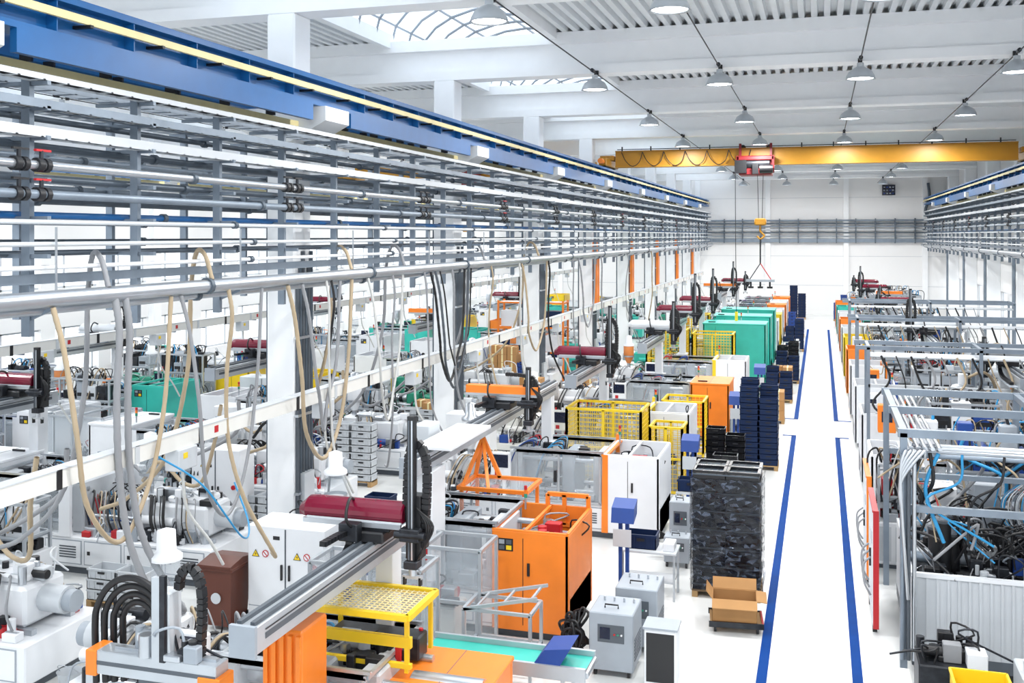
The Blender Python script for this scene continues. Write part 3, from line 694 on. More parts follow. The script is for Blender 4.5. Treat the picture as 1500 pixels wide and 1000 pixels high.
def warn(b, x, y, z, s=.07):
    b.prism([(x-s, z), (x+s, z), (x, z+s*1.7)], 'y', y-.003, y, DARK); b.prism([(x-s*.78, z+s*.13), (x+s*.78, z+s*.13), (x, z+s*1.45)], 'y', y-.005, y-.003, YELLOW)
    b.prism([(x+.01, z+s*1.1), (x-.018, z+s*.65), (x+.004, z+s*.68), (x-.006, z+s*.25), (x+.022, z+s*.78), (x, z+s*.76)], 'y', y-.007, y-.005, DARK)
def nosign(b, x, y, z, r=.06):
    b.cyl((x, y, z), (x, y-.004, z), r, RED, n=20); b.cyl((x, y-.004, z), (x, y-.006, z), r*.75, WHITE, n=20)
    b.bar((x-r*.6, y-.007, z+r*.6), (x+r*.6, y-.007, z-r*.6), .004, .014, RED)
def cabinet(x, y, w=1.6, h=1.72, d=.85, full=True, m=WHITE):
    b = MB((x, y, 0)); W2 = w/2
    b.box(-W2, W2, -d/2, d/2, .1, h, m, .02); b.box(-W2+.05, W2-.05, -d/2+.05, d/2-.05, 0, .1, DGRAY); yf = -d/2
    b.box(-.012, .012, yf-.006, yf, .15, h-.04, DGRAY); b.box(-W2+.02, W2-.02, yf-.004, yf, .38, .395, GRAY)
    for xx in (-.08, .06): b.box(xx, xx+.03, yf-.03, yf, .85, 1.1, DARK)
    if full: warn(b, -W2*.78, yf-.007, 1.2); nosign(b, -W2*.52, yf-.007, 1.26); warn(b, W2*.31, yf-.007, 1.2); nosign(b, W2*.56, yf-.007, 1.26)
    else: warn(b, -W2*.5, yf-.007, h-.4)
    b.cyl((W2*.75, yf, 1.1), (W2*.75, yf-.03, 1.1), .05, RED); b.box(-W2*.32, -W2*.15, yf-.007, yf, 1.5, 1.56, DARK)
    b.done('control_cabinet')
cabinet(-8.4, 15.4, 1.4, 1.72, .8)
cabinet(-12.5, 19.6, 1.2, 1.9, .6, False); cabinet(-19, 14.6, 1.4, 2., .6, False); cabinet(-14.9, 24.5, 1.6, 1.9, .7, False); cabinet(-8.7, 25.2, 1.2, 1.9, .6, False); cabinet(-17., 29.2, 1.6, 2, .7, False, LGRAY)
b = MB((-9.5, 15.0, 0))
v = [(-.24,-.26,.08),(.24,-.26,.08),(.24,.24,.08),(-.24,.24,.08),(-.29,-.33,1.05),(.29,-.33,1.05),(.29,.3,1.05),(-.29,.3,1.05)]
b.add(v, [(0,3,2,1),(4,5,6,7),(0,1,5,4),(1,2,6,5),(2,3,7,6),(3,0,4,7)], BROWN)
b.box(-.32, .32, -.36, .33, 1.0, 1.06, BROWN, .01); b.prism([(-.38, 1.06), (.36, 1.06), (.36, 1.12), (.0, 1.17), (-.38, 1.1)], 'x', -.31, .31, BROWN)
b.cyl((-.25, .4, 1.08), (.25, .4, 1.08), .02, BROWN)
for x in (-.28, .24): b.cyl((x, .25, .1), (x+.05, .25, .1), .1, DARK)
b.cyl((0, -.31, .55), (0, -.325, .55), .09, LGRAY, n=16); b.done('wheelie_bin')
b = MB((-10.2, 12.1, 0)); b.lathe((0, 0, 0), [(.001, .01), (.12, .01), (.17, .32), (.18, .33)], LGRAY, 20)
b.tube([(-.17, 0, .31), (-.12, -.1, .42), (0, -.14, .46), (.12, -.1, .42), (.17, 0, .31)], .006, STEEL); b.done('bucket')

def pallet(b, x0, x1, y0, y1, m=WOOD):
    for i in range(6): y = y0+(y1-y0-.1)*i/5; b.box(x0, x1, y, y+.1, .11, .14, m)
    for x in (x0, (x0+x1)/2-.05, x1-.1): b.box(x, x+.1, y0, y1, 0, .11, m)
b = MB((-1.62, 19.1, 0)); pallet(b, -.6, .6, -.5, .5)
for sx in (-.3, .3):
    for sy in (-.25, .25):
        for k in range(19):
            z = .14+k*.11; o = R.uniform(-.012, .012)
            b.box(sx-.285+o, sx+.285+o, sy-.235, sy+.235, z, z+.085, WRAP); b.box(sx-.295+o, sx+.295+o, sy-.245, sy+.245, z+.085, z+.105, GALVD if k % 3 == 0 else WRAP)
        z = .14+19*.11
        b.rect((sx-.27, sy-.22, z+.03), (sx+.27, sy+.22, z+.03), 'z', .05, WRAP)
        for q in range(1, 4): b.bar((sx-.27+q*.135, sy-.22, z+.0), (sx-.27+q*.135, sy+.22, z), .012, .03, DARKM)
N = 14; M_ = 40; RF = random.Random(11)
for face in range(3):
    v = []
    for j in range(M_+1):
        for i in range(N+1):
            t = i/N; z = .12+j*2.02/M_; o = RF.uniform(0, .022); t2 = min(1, max(0, t+(RF.uniform(-.03, .03) if 0 < i < N else 0))); z += RF.uniform(-.02, .02)
            v.append([(-.62+1.24*t2, -.51-o, z), (.62+o, -.52+1.04*t2, z), (-.62-o, -.52+1.04*t2, z)][face])
    qa = []; qb = []
    for j in range(M_):
        for i in range(N):
            a = j*(N+1)+i
            for tri in ([(a, a+1, a+N+2), (a, a+N+2, a+N+1)] if (i+j) % 2 else [(a, a+1, a+N+1), (a+1, a+N+2, a+N+1)]):
                (qb if RF.random() < .18 else qa).append(tri)
    b.add(v, qa, FILM); b.add(v, qb, FILML)  # scattered pale triangles paint the film's highlights
b.done('wrapped_tray_pallet')
b = MB((-1.35, 17.35, 0), .12)
b.box(-.42, .42, -.3, .3, .12, .17, WOOD, .005); b.box(-.44, .44, -.32, -.29, .1, .19, DARKM); b.box(-.44, .44, .29, .32, .1, .19, DARKM); b.box(.41, .44, -.3, .3, .1, .19, RED)
for x in (-.34, .34):
    for y in (-.23, .23): b.cyl((x-.02, y, .06), (x+.02, y, .06), .06, DARK)
b.done('dolly')
b = MB((-1.37, 17.37, .17), .08); w_, d_, h_, t_ = .36, .27, .36, .012
b.box(-w_, w_, -d_, d_, 0, t_, CARDI); b.box(-w_, w_, -d_, -d_+t_, 0, h_, CARD); b.box(-w_, w_, d_-t_, d_, 0, h_, CARD); b.box(-w_, -w_+t_, -d_, d_, 0, h_, CARD); b.box(w_-t_, w_, -d_, d_, 0, h_, CARD)
def flap(a, c, out, drop):
    a = Vector(a); c = Vector(c); o = Vector(out); d = Vector((0, 0, drop)); n = Vector((0, 0, .01))
    v = [a, c, c+o+d, a+o+d]; v += [p+n for p in v]
    b.add(v, [(3,2,1,0),(4,5,6,7),(0,1,5,4),(1,2,6,5),(2,3,7,6),(3,0,4,7)], CARD)
flap((-w_, -d_, h_), (w_, -d_, h_), (.0, -.16, 0), -.1); flap((-w_, d_, h_), (w_, d_, h_), (0, .1, 0), .16)
flap((-w_, -d_, h_), (-w_, d_, h_), (-.1, 0, 0), .13); flap((w_, -d_, h_), (w_, d_, h_), (.16, 0, 0), -.02)
b.done('cardboard_box')

def crate(b, x, y, z, w, d, h, m):
    t = .015
    b.box(x-w/2, x+w/2, y-d/2, y+d/2, z, z+t, m)
    for s in (-1, 1):
        b.box(x+s*(w/2)-t, x+s*(w/2)+0, y-d/2, y+d/2, z, z+h, m) if s > 0 else b.box(x-w/2, x-w/2+t, y-d/2, y+d/2, z, z+h, m)
        b.box(x-w/2, x+w/2, y+s*d/2-(t if s > 0 else 0), y+s*d/2+(0 if s > 0 else t), z, z+h, m)
    b.box(x-w/2-.012, x+w/2+.012, y-d/2-.012, y-d/2, z+h*.82, z+h, m); b.box(x+w/2, x+w/2+.012, y-d/2, y+d/2, z+h*.82, z+h, m)
    for q in range(5): b.box(x-w/2+w*(q+.4)/5.2, x-w/2+w*(q+.4)/5.2+.012, y-d/2-.01, y-d/2, z+.01, z+h*.82, m)
    b.box(x-.07, x+.07, y-d/2-.013, y-d/2-.011, z+h*.55, z+h*.75, DARK)
def stack(loc, n, m, nx=2, ny=2, w=.6, d=.4, h=.15, name='crate_stack', rz=0.):
    b = MB(loc, rz); pallet(b, -w*nx/2, w*nx/2, -d*ny/2, d*ny/2)
    for i in range(nx):
        for j in range(ny):
            nn = n if isinstance(n, int) else n[(i+j*nx) % len(n)]
            for k in range(nn): crate(b, (i-(nx-1)/2)*w*1.01+R.uniform(-.01, .01), (j-(ny-1)/2)*d*1.01, .14+k*(h+.005), w-.03, d-.02, h, m)
    b.done(name)
stack((-1.65, 29.6, 0), (14, 12, 15, 14), NAVY, 2, 2, .52, .45)
stack((-2.35, 27.0, 0), (9, 8, 9, 9), WRAP, 2, 1, .5, .45)
stack((-2.5, 25.2, 0), (6, 7), WRAP, 2, 1, .6, .4)
stack((-1.7, 34.2, 0), (7, 5, 6), BRBLUE, 2, 1, .4, .3)
stack((-1.55, 41.5, 0), (5, 4, 6, 5), NAVY, 2, 2, .5, .4, .2)
stack((-1.4, 47, 0), (5, 4, 6, 5), NAVY, 2, 2, .5, .4, .2); stack((-1.5, 51.5, 0), (5, 6), WRAP, 2, 2, .5, .4, .2)
stack((-1.4, 60, 0), (6, 8), NAVY, 2, 2, .5, .4, .2); stack((-1.5, 68.5, 0), (7, 5), BRBLUE, 2, 2, .5, .4, .2); stack((-1.7, 83, 0), (12, 9), NAVY, 2, 2, .6, .4, .2)
stack((.95+.5, 82, 0), (6, 9), BRBLUE, 2, 2, .5, .4, .2)
def carton_pallet(loc, nx, ny, nz, s=.4):
    b = MB(loc); pallet(b, -nx*s/2, nx*s/2, -ny*s/2, ny*s/2)
    for i in range(nx):
        for j in range(ny):
            for k in range(nz-(1 if (i+j) % 3 == 0 else 0)):
                x = (i-nx/2)*s; y = (j-ny/2)*s; z = .14+k*s*.8; b.box(x+.01, x+s-.01, y+.01, y+s-.01, z, z+s*.79, CARD, .006); b.box(x+.17, x+.23, y+.008, y+s-.02, z+.02, z+s*.79+.002, CREAM)
    b.done('carton_pallet')
carton_pallet((-1.6, 36.9, 0), 2, 2, 3); carton_pallet((-1.5, 43.8, 0), 2, 2, 3); carton_pallet((-8.9, 30.6, 0), 2, 3, 5); carton_pallet((-9.3, 33.2, 0), 2, 3, 5); carton_pallet((-9.2, 41.5, 0), 2, 3, 5)
carton_pallet((-12.2, 39.5, 0), 3, 2, 6)
carton_pallet((-11.6, 29.4, 0), 2, 2, 4)

def terminal(x, y):
    b = MB((x, y, 0)); b.box(-.25, .25, -.2, .2, 0, .05, BRBLUE, .01); b.box(-.09, -.03, -.04, .04, .05, 1.6, BRBLUE); b.box(.03, .09, -.04, .04, .05, 1.6, BRBLUE)
    b.prism([(-.16, 1.5), (.18, 1.6), (.22, 1.85), (-.1, 1.75)], 'x', -.2, .2, BRBLUE); b.box(-.16, .16, -.18, -.17, 1.1, 1.4, LGRAY); b.box(-.04, .04, -.17, -.03, 1.2, 1.3, DARK)
    b.done('operator_terminal')
for x, y in ((-3.3, 17.75), (-2.9, 24.0), (-2.4, 31.0), (-2.1, 38.0)): terminal(x, y)
def tcu(x, y, w=.66, d=.75, h=.95, m=GRAY):
    b = MB((x, y, 0)); b.box(-w/2, w/2, -d/2, d/2, .1, h, m, .015)
    for i in (-1, 1):
        for j in (-1, 1): b.cyl((i*w*.38-.02, j*d*.38, .05), (i*w*.38+.02, j*d*.38, .05), .05, DARK)
    b.box(-w*.3, w*.3, -d/2-.006, -d/2, h*.55, h*.82, DGRAY); b.box(-w*.25, -w*.02, -d/2-.01, -d/2-.006, h*.6, h*.78, SCREEN)
    for q in range(3): b.cyl((w*(.08+.08*q), -d/2, h*.68), (w*(.08+.08*q), -d/2-.02, h*.68), .015, (RED, GREEN, WHITE)[q], n=8)
    for q in range(7): b.box(w/2, w/2+.006, -d*.35, d*.35, h*.25+q*.05, h*.25+q*.05+.02, DGRAY)
    for q in range(4):
        b.cyl((-w*.3+q*.15, d*.2, h), (-w*.3+q*.15, d*.2, h+.06), .015, STEEL, n=6)
        b.tube([(-w*.35+q*.1, d/2, .3+.08*q), (-w*.35+q*.1, d/2+.12, .35), (-w*.6, d/2+.15, .15), (-w-.1, d/2+.1, .1+.05*q)], .025, RUBBER, n=6)
    b.tube([(-w*.2, -d*.2, h), (-w*.2, -d*.2, h+.05), (w*.1, -d*.2, h+.05), (w*.1, -d*.2, h)], .012, DARK, smooth=False)
    b.done('temperature_control_unit')
tcu(-2.95, 15.2); tcu(-2.75, 16.2, h=1.0); tcu(-2.75, 21.3, .45, .5, 1.05); tcu(-2.7, 20.3, .5, .4, .6); tcu(-2.4, 32.2, .5, .5, .9)
b = MB((-2.2, 14.85, 0)); b.box(-.23, .23, -.2, .2, .05, .85, WHITE, .01); b.box(-.2, .2, -.207, -.2, .1, .8, DARK); b.box(-.25, .25, -.22, .22, .85, .88, GRAY)
b.box(-.2, -.14, -.18, -.12, 0, .05, DARK); b.box(.14, .2, -.18, -.12, 0, .05, DARK); b.box(-.2, -.14, .12, .18, 0, .05, DARK); b.box(.14, .2, .12, .18, 0, .05, DARK); b.done('waste_bin')
b = MB((-3.55, 14.9, 0)); b.box(-.3, .15, -.35, .5, 0, .12, ORANGE, .01)
for q in range(18): b.tube([(R.uniform(-.3, .1), R.uniform(0, .5), .12), (R.uniform(-.3, .1), R.uniform(0, .5), R.uniform(.3, .75)), (R.uniform(-.3, .2), R.uniform(0, .5), R.uniform(.2, .8)), (R.uniform(-.3, .1), R.uniform(0, .5), .15)], .022, RUBBER)
b.done('hose_manifold')
def table(x, y, w=1., d=.6):
    b = MB((x, y, 0)); b.box(-w/2, w/2, -d/2, d/2, .82, .86, LGRAY, .006)
    for i in (-1, 1):
        for j in (-1, 1): b.bar((i*(w/2-.04), j*(d/2-.04), 0), (i*(w/2-.04), j*(d/2-.04), .82), .04, .04, ALU)
    b.box(-w/2+.05, w/2-.05, -d/2+.05, d/2-.05, .3, .33, LGRAY)
    crate(b, -.15, 0, .86, .55, .38, .26, NAVY); b.box(.25, w/2-.05, -.2, .15, .86, 1.0, WHITE, .01)
    b.done('packing_table')
table(-2.95, 18.5); table(-2.6, 22.9, .9); table(-8.6, 19.6); table(-11.8, 24.8)
for i in range(3): table(-1.5, 56.5+i*6.1, .9)

# ------------------------------------------------------------------ right side foreground machine
b = MB((1.17, 16.1, 0))
X1, Y1, Z1 = 4.6, 4.2, 3.6
for x in (0, 2.2, X1):
    for y in (0, Y1): b.box(x-.05, x+.05, y-.05, y+.05, 0, Z1, GALV)
for y in (0, Y1/2, Y1): b.box(-.08, X1+.08, y-.05, y+.05, Z1-.06, Z1+.06, GALV)
for x in (0, 2.2, X1): b.box(x-.05, x+.05, 0, Y1, Z1-.05, Z1+.05, GALV)
for q in range(6): b.cyl((.15, .15+q*.12, 3.25+.03*(q % 2)), (X1, .15+q*.12, 3.25+.03*(q % 2)), .035, STEEL if q % 2 else GALV, n=8)
for q in range(5): b.cyl((.1+q*.1, 0, 3.38), (.1+q*.1, Y1+1, 3.38), .03, STEEL, n=8)
b.box(-.05, X1, -.04, .04, 2.45, 2.55, GALV); b.box(0, X1, Y1-.04, Y1+.04, 2.45, 2.55, GALV)
for q in range(3): b.cyl((-.02+q*.08, -.1, .3), (-.02+q*.08, -.1, 3.3), .03, (GALV, DGRAY, STEEL)[q], n=8)
for q in range(5): b.tube([(.05+.06*q, -.05, 3.25), (.02+.06*q, -.12, 3.35), (-.05, -.16, 3.1-.05*q), (-.03, -.16, 2.4), (.05, -.15, 1.2)], .025, STEEL)
for q in range(44):
    xx = R.uniform(.2, 4.4); yy = R.choice([.1, 2.1, 4.1]); b.tube([(xx, yy, 3.3), (xx+R.uniform(-.2, .2), yy, 2.9), (xx+R.uniform(-.6, .6), yy+R.uniform(-.2, .2), 2.6), (xx+R.uniform(-.6, .6), yy, 2.0)], R.choice([.012, .02, .03]), R.choice([RUBBER, CYAN, GHOSE, WHOSE, DARK, BEIGE]), n=6)
for q in range(6): xx = .5+q*.7; b.box(xx, xx+R.uniform(.25, .5), 3.9, 4.15, 2.55, 2.55+R.uniform(.3, .7), [WHITE, BRBLUE, GRAY, WHITE, RED, DARKM][q], .015)
b.done('service_pipe_frame')
b = MB((1.3, 16.3, 0))
b.box(0, 4.4, 0, 3.2, .12, .3, DGRAY); b.box(.05, 4.4, 0, 3.2, 0, .12, DARK)
b.box(0, 4.4, .0, .04, .3, 1.46, LGRAY); b.box(0, .04, 0, 3.2, .3, 1.46, WHITE); b.box(.04, 4.4, 3.1, 3.16, .3, 1.46, LGRAY); b.box(.04, 4.4, .04, 3.1, .3, 1.1, DARKM)
for q in range(30): b.box(.05+q*.145, .09+q*.145, -.02, 0, .32, 1.44, LGRAY)
b.box(-.02, 4.42, -.03, .05, 1.44, 1.5, WHITE)
rr = random.Random(5)
greeble(b, .2, 4.2, .2, 3.0, 1.1, 170, rr, DK)
greeble(b, .2, 4.2, .2, 3.0, 1.35, 120, rr, DK+[GALV, LGRAY, BRBLUE])
for q in range(14):
    x = rr.uniform(.3, 4); y = rr.uniform(.3, 2.8); h = rr.uniform(1.7, 2.2); b.cyl((x, y, 1.1), (x, y, h), .11, DARK, n=14); b.cyl((x, y, h), (x, y, h+.04), .12, DGRAY, n=14); b.cyl((x, y, h+.04), (x, y, h+.13), .05, GRAY, n=10)
for q in range(6): x = .5+.65*q; b.box(x, x+.4, 2.3, 2.9, 1.1, rr.uniform(1.9, 2.5), rr.choice([DGRAY, WHITE, BRBLUE, GRAY, DARKM]), .02)
for q in range(110):
    x = rr.uniform(.2, 4); y = rr.uniform(.1, 2.8); z = rr.uniform(1.3, 1.9)
    b.tube([(x, y, z), (x+rr.uniform(-.2, .2), y, z+.3), (x+rr.uniform(-.5, .5), y+rr.uniform(-.4, .4), z+.35), (x+rr.uniform(-.6, .6), y+rr.uniform(-.5, .5), z-.1)], rr.choice([.01, .014, .022]), rr.choice([RUBBER, RUBBER, CYAN, GHOSE, DARK, RUBBER, DARK, DARK]), n=6, sub=5)
for q in range(8): b.tube([(.2+.5*q, 3.1, 1.5), (.3+.5*q, 3.0, 2.1), (.5+.5*q, 2.4, 2.2), (.6+.5*q, 1.7, 1.9)], .014, RED if q % 3 == 0 else RUBBER)
for q in range(16):
    x = 1.9+rr.uniform(-.15, .15); r = rr.uniform(.2, .33); b.tube([(x, 1.6, 2.6), (x-r, 1.55, 2.3), (x-r*.8, 1.5, 1.9), (x+r*.7, 1.5, 1.85), (x+r, 1.55, 2.3), (x, 1.6, 2.6)], .01, (CYAN, GHOSE, LGRAY, DGRAY)[q % 4], n=5)
b.bar((.1, 1.6, 2.6), (4.3, 1.6, 2.6), .08, .08, GALV); b.bar((.1, 1.6, 1.1), (.1, 1.6, 2.6), .08, .08, GALV); b.bar((4.3, 1.6, 1.1), (4.3, 1.6, 2.6), .08, .08, GALV)
b.done('hydraulic_machine')
for y, c in ((17.7, RED), (20.2, ORANGE)):
    b = MB((.82, y, 0)); b.box(0, .07, 0, 1.6, .12, 2.0, WHITE, .008); b.box(-.0, .09, -.05, 0, .1, 2.02, c); b.box(-.01, 0.08, .0, 1.6, 1.98, 2.02, c); b.box(-.03, 0, .7, .74, .9, 1.2, DARK)
    b.box(-.012, 0, .3, .6, 1.4, 1.6, LGRAY); b.box(0, .07, 0.1, .2, 0, .12, DARK); b.box(0, .07, 1.4, 1.5, 0, .12, DARK)
    for q in range(3): b.tube([(-.02, .4+.4*q, .5), (-.12, .45+.4*q, .7), (-.12, .6+.4*q, .95), (-.01, .7+.4*q, 1.05)], .018, GHOSE)
    b.done('guard_door')
for y, x, w in ((27.2, 1.15, 5.2), (36.5, 1.2, 6.4), (46, 1.2, 6.4)):
    b = MB((x, y, 0))
    for i in (0, w/2, w):
        for j in (0, 1.4): b.box(i-.04, i+.04, j-.04, j+.04, 0, 3.7, GALV)
    for j in (0, 1.4): b.box(-.3, w, j-.04, j+.04, 3.64, 3.74, GALV)
    for i in (0, w/2, w): b.box(i-.04, i+.04, 0, 1.4, 3.64, 3.73, GALV)
    for q in range(5): b.cyl((0, .2+q*.2, 3.45), (w, .2+q*.2, 3.45), .03, LGRAY, n=8)
    b.box(0, w, -.04, .04, 2.7, 2.78, LGRAY)
    for q in range(14): xx = .3+q*.35; b.tube([(xx, 0, 3.5), (xx+.2, -.05, 2.9), (xx+R.uniform(-.3, .5), -.2, 2.3), (xx+.4, -.4, 1.9), (xx+.5, -.5, 2.2)], R.choice([.018, .03]), R.choice([GHOSE, RUBBER, BEIGE, RUBBER, DARK]))
    b.done('service_pipe_frame')
def station(x, y, w, d, h, seed, tall=True, pan=WHITE, acc=BRBLUE):
    r = random.Random(seed); b = MB((x, y, 0))
    b.box(-w/2, w/2, -d/2, d/2, .08, .9, pan, .02); b.box(-w/2+.04, w/2-.04, -d/2+.04, d/2-.04, 0, .08, DGRAY)
    for q in range(3): b.box(-w/2+.05+q*w/3, -w/2+q*w/3+w/3-.03, -d/2-.006, -d/2, .15, .82, LGRAY)
    greeble(b, -w/2+.15, w/2-.15, -d/2+.1, d/2-.1, .9, 40, r, DK+[WHITE, LGRAY, acc]); greeble(b, -w/2+.15, w/2-.15, -d/2+.1, d/2-.1, 1.15, 22, r, DK+[STEEL, RED])
    if tall:
        for i in (-1, 1):
            for j in (-1, 1): b.bar((i*(w/2-.04), j*(d/2-.04), .9), (i*(w/2-.04), j*(d/2-.04), h), .05, .05, ALU)
        b.rect((-w/2+.04, -d/2+.04, h), (w/2-.04, d/2-.04, h), 'z', .05, ALU); b.rect((-w/2+.04, -d/2+.04, h-.6), (w/2-.04, d/2-.04, h-.6), 'z', .04, ALU)
        b.box(-w/2+.05, w/2-.05, -d/2+.05, d/2-.05, h-.66, h-.62, GRAY)
        xx = -w/2+.1
        while xx < w/2-.3:
            ww = r.uniform(.2, .45); b.box(xx, xx+ww, -d/2+.1, d/2-.1-r.uniform(0, .2), h-.62, h-r.uniform(-.1, .35), r.choice([WHITE, GRAY, acc, DARKM, DGRAY, acc, LGRAY, WHITE]), .015)
            b.box(xx+.04, xx+ww-.04, -d/2+.09, -d/2+.1, h-.5, h-.4, DARK); xx += ww+.04
        greeble(b, -w/2+.15, w/2-.15, -d/2+.1, d/2-.1, h-.1, 16, r, DK+[acc])
        for q in range(14):
            xx = r.uniform(-w/2+.1, w/2-.1); b.tube([(xx, 0, h), (xx+r.uniform(-.2, .2), -.1, h+.3), (xx+r.uniform(-.3, .3), -.2, h+.1), (xx+r.uniform(-.3, .3), -d/2, 1.3)], r.choice([.012, .02]), r.choice([RUBBER, CYAN, GHOSE, DARK, BEIGE]), n=5)
    b.done('assembly_station')
station(3.3, 21.2, 1.9, 1., 2.7, 1); station(5.8, 21.3, 2., 1.1, 2.9, 2, acc=ORANGE); station(3.2, 26.0, 1.6, .8, 2.6, 3); station(5.3, 25.9, 1.8, .9, 2.9, 4, pan=GRAY)
station(3.4, 31.5, 1.8, .9, 2.7, 5); station(6.2, 31.5, 2., .9, 2.8, 6, pan=LGRAY, acc=TEAL); station(3.4, 35.1, 1.8, .7, 2.6, 7, acc=RED); station(6.9, 34.5, 1.6, 1.2, 2.7, 8)
station(7.6, 27, 1., 2.4, 2.8, 9, acc=ORANGE); station(7.9, 22, .9, 2., 2.8, 10); station(1.5, 21.6, .9, .7, 2.0, 11, acc=RED); station(6.9, 17.5, 1.2, 1.6, 2.8, 12)
for i in range(8): station(2.6+(i % 2)*2.6, 41.8+i*5.2, 1.5, .8, 2.4+.2*(i % 3), 20+i, acc=[ORANGE, BRBLUE, TEAL][i % 3], pan=[WHITE, LGRAY, WHITE, LGRAY][i % 4])
for i in range(5): station(-13.9+.4*(i % 2), 14.95+i*4.7 if i < 4 else 34.2, 1.3, .7, 1.8+.2*(i % 3), 50+i, acc=[WHITE, TEAL, BRBLUE][i % 3])
for i in range(5): station(-20.6, 20.7+i*4.7, 1.8, .8, 2.1+.2*(i % 3), 60+i, acc=[BRBLUE, ORANGE, WHITE][i % 3])
for i in range(4): station(-24.6, 15.4+i*6, 1.4, 1.6, 2.2, 70+i, acc=[TEAL, ORANGE, BRBLUE][i % 3])
for x, y in ((3.5, 28.55), (5.0, 36.2), (3.6, 46.6)):
    b = MB((x, y, 0))
    for i in (-.3, .3):
        for j in (-.3, .3): b.bar((i, j, 0), (i, j, 1.7), .05, .05, GALV)
    b.lathe((0, 0, 0), [(.07, 1.2), (.07, 1.45), (.3, 1.75), (.3, 2.6), (.24, 2.66), (.001, 2.7)], STEEL); b.lathe((0, 0, 0), [(.31, 2.1), (.31, 2.14)], GALVD)
    b.cyl((0, 0, 2.68), (0, 0, 2.95), .12, WHITE); b.tube([(.1, 0, 2.85), (.5, 0, 3.0), (.8, .2, 2.6), (.9, .2, 1.6)], .04, BEIGE); b.box(-.35, .35, -.35, .35, 1.68, 1.74, GALV); b.box(-.35, -.3, -.35, .35, .6, 1.1, ORANGE)
    b.done('dryer_hopper')
for x, y, c, h in ((1.5, 25.8, ORANGE, 2.5), (1.6, 34.9, ORANGE, 2.2), (1.5, 46, WHITE, 2.2), (1.4, 31, WHITE, 2.0)):
    b = MB((x, y, 0)); b.box(-.2, .2, -.15, .15, h-.65, h, c, .015); b.bar((0, 0, 0), (0, 0, h-.6), .07, .07, GALV); b.box(-.2, .2, -.2, .2, 0, .04, DGRAY); b.box(-.12, .12, -.157, -.15, h-.4, h-.15, SCREEN); b.done('electrical_box')
b = MB((1.9, 13.6, 0)); b.box(-.45, .5, -.3, .3, 0, .8, WHITE, .02); b.box(-.02, .02, -.305, -.3, .05, .75, GRAY)
b.box(-.35, .3, -.27, .27, .8, .82, YELLOW)
for a in ((-.35, -.33, -.27, .27), (.28, .3, -.27, .27), (-.35, .3, -.27, -.25), (-.35, .3, .25, .27)): b.box(a[0], a[1], a[2], a[3], .8, 1.08, YELLOW)
b.rect((-.35, -.27, 1.08), (.3, .27, 1.08), 'z', .03, YELLOW); b.done('parts_tub')
b = MB((.82, 14.15, 0)); b.box(-.24, .28, -.3, .3, .08, .72, BROWN, .02); b.box(-.27, .31, -.33, .33, .72, .78, CREAMW, .015); b.box(-.2, .24, -.26, .26, .775, .79, LGRAY, .005)
for i in (-.18, .2):
    for j in (-.22, .22): b.cyl((i-.02, j, .05), (i+.02, j, .05), .05, DARK)
b.done('lidded_container')
b = MB((2.95, 14.6, 0)); b.box(-.5, .5, -.35, .35, 0, .9, LGRAY, .02); b.cyl((.0, 0, .9), (0, 0, 1.1), .12, ORANGE, n=16); b.cyl((0, 0, 1.1), (-.15, 0, 1.5), .08, ORANGE); b.cyl((-.15, -.1, 1.5), (-.15, .1, 1.5), .1, DARKM)
b.cyl((-.15, 0, 1.5), (.3, 0, 1.6), .06, ORANGE); b.cyl((.3, 0, 1.62), (.3, 0, 1.35), .04, DARKM); b.box(-.45, -.2, -.3, -.05, .9, 1.05, WHITE, .01)
for q in range(6): b.tube([(-.3+.1*q, .1, .9), (-.2+.1*q, .0, 1.3), (.1+.05*q, -.2, 1.2), (.2, -.3, .9)], .015, RUBBER)
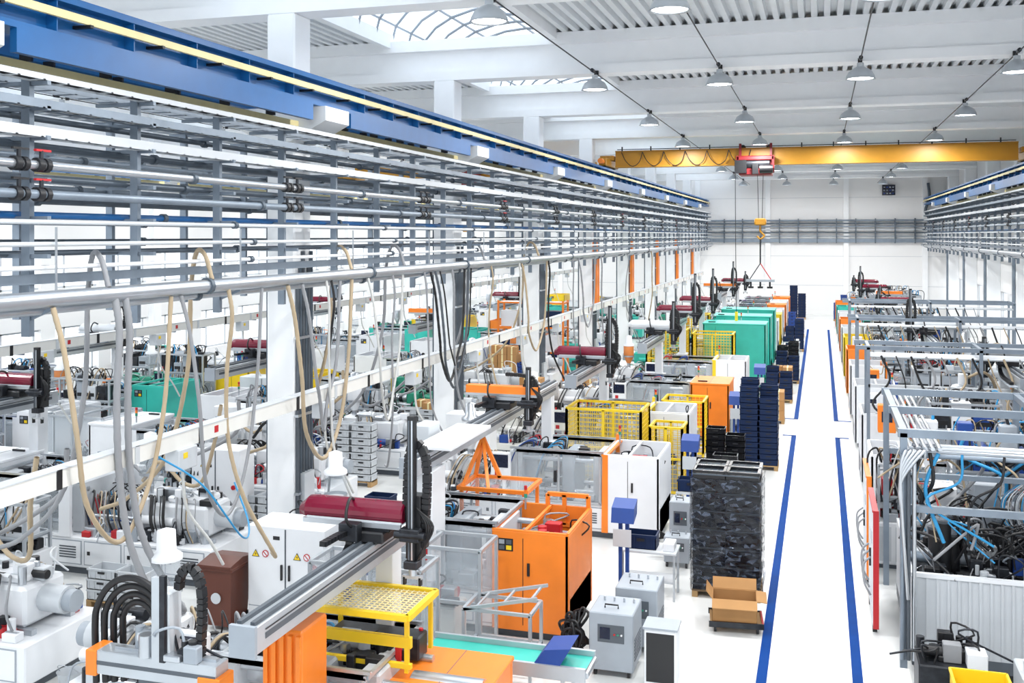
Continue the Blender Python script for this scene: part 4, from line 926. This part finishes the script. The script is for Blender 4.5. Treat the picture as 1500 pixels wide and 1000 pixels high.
b.done('assembly_robot')
b = MB((3.0, 12.6, 0)); b.box(-.7, .5, -.3, .3, 0, .9, DARKM, .02); greeble(b, -.6, .4, -.25, .25, .9, 40, R, [DARK, RUBBER, STEEL, DARKM, LGRAY]); b.done('pneumatic_station')
b = MB((1.6, 14.9, 0)); b.box(-.35, .5, -.3, .4, 0, .8, DARKM, .02); greeble(b, -.3, .4, -.25, .35, .8, 30, R, [DARK, RUBBER, DARK, DARKM, GHOSE]); b.box(.25, .5, -.28, 0, .8, 1.0, WHITE, .01); b.done('hydraulic_power_unit')

b = MB((-13.9, 44, 0))
for x in (0, 1.5, 3):
    for y in (0, .9): b.bar((x, y, 0), (x, y, 3.6), .08, .08, ORANGE)
for z in (.2, 1.3, 2.4, 3.5): b.rect((0, 0, z), (3, .9, z), 'z', .07, ORANGE); b.box(0, 3, 0, .9, z, z+.03, LGRAY)
for i in range(3):
    for z in (.23, 1.33, 2.43): b.box(.1+i, .85+i, .1, .8, z, z+.7, R.choice([CARD, NAVY, WHITE]), .01)
b.done('storage_rack')
for i in range(8):
    stack((-11.7, 15.2+i*4.62 if i < 4 else 33.8+(i-4)*5.6, 0), 3 if i == 0 else R.randint(4, 8), LGRAY if i < 2 else R.choice([NAVY, LGRAY, BRBLUE, LGRAY]), 2, 1, .6, .4, .18)

# ------------------------------------------------------------------ light
W = bpy.data.worlds.new('World'); bpy.context.scene.world = W; W.use_nodes = True
bg = W.node_tree.nodes['Background']; bg.inputs[0].default_value = (.9, .95, 1, 1); bg.inputs[1].default_value = 1.6

cam = bpy.data.cameras.new('Camera'); cam.lens = 36; cam.sensor_width = 36; cam.shift_y = -155/1500; cam.clip_end = 300
co = bpy.data.objects.new('Camera', cam); co.location = (0, 0, 6.5); co.rotation_euler = (pi/2, 0, math.atan(452/1500))
bpy.context.scene.collection.objects.link(co); bpy.context.scene.camera = co
vs = bpy.context.scene.view_settings
try:
    vs.view_transform = 'Standard'; vs.exposure = 0.32
except Exception as e: print(e)
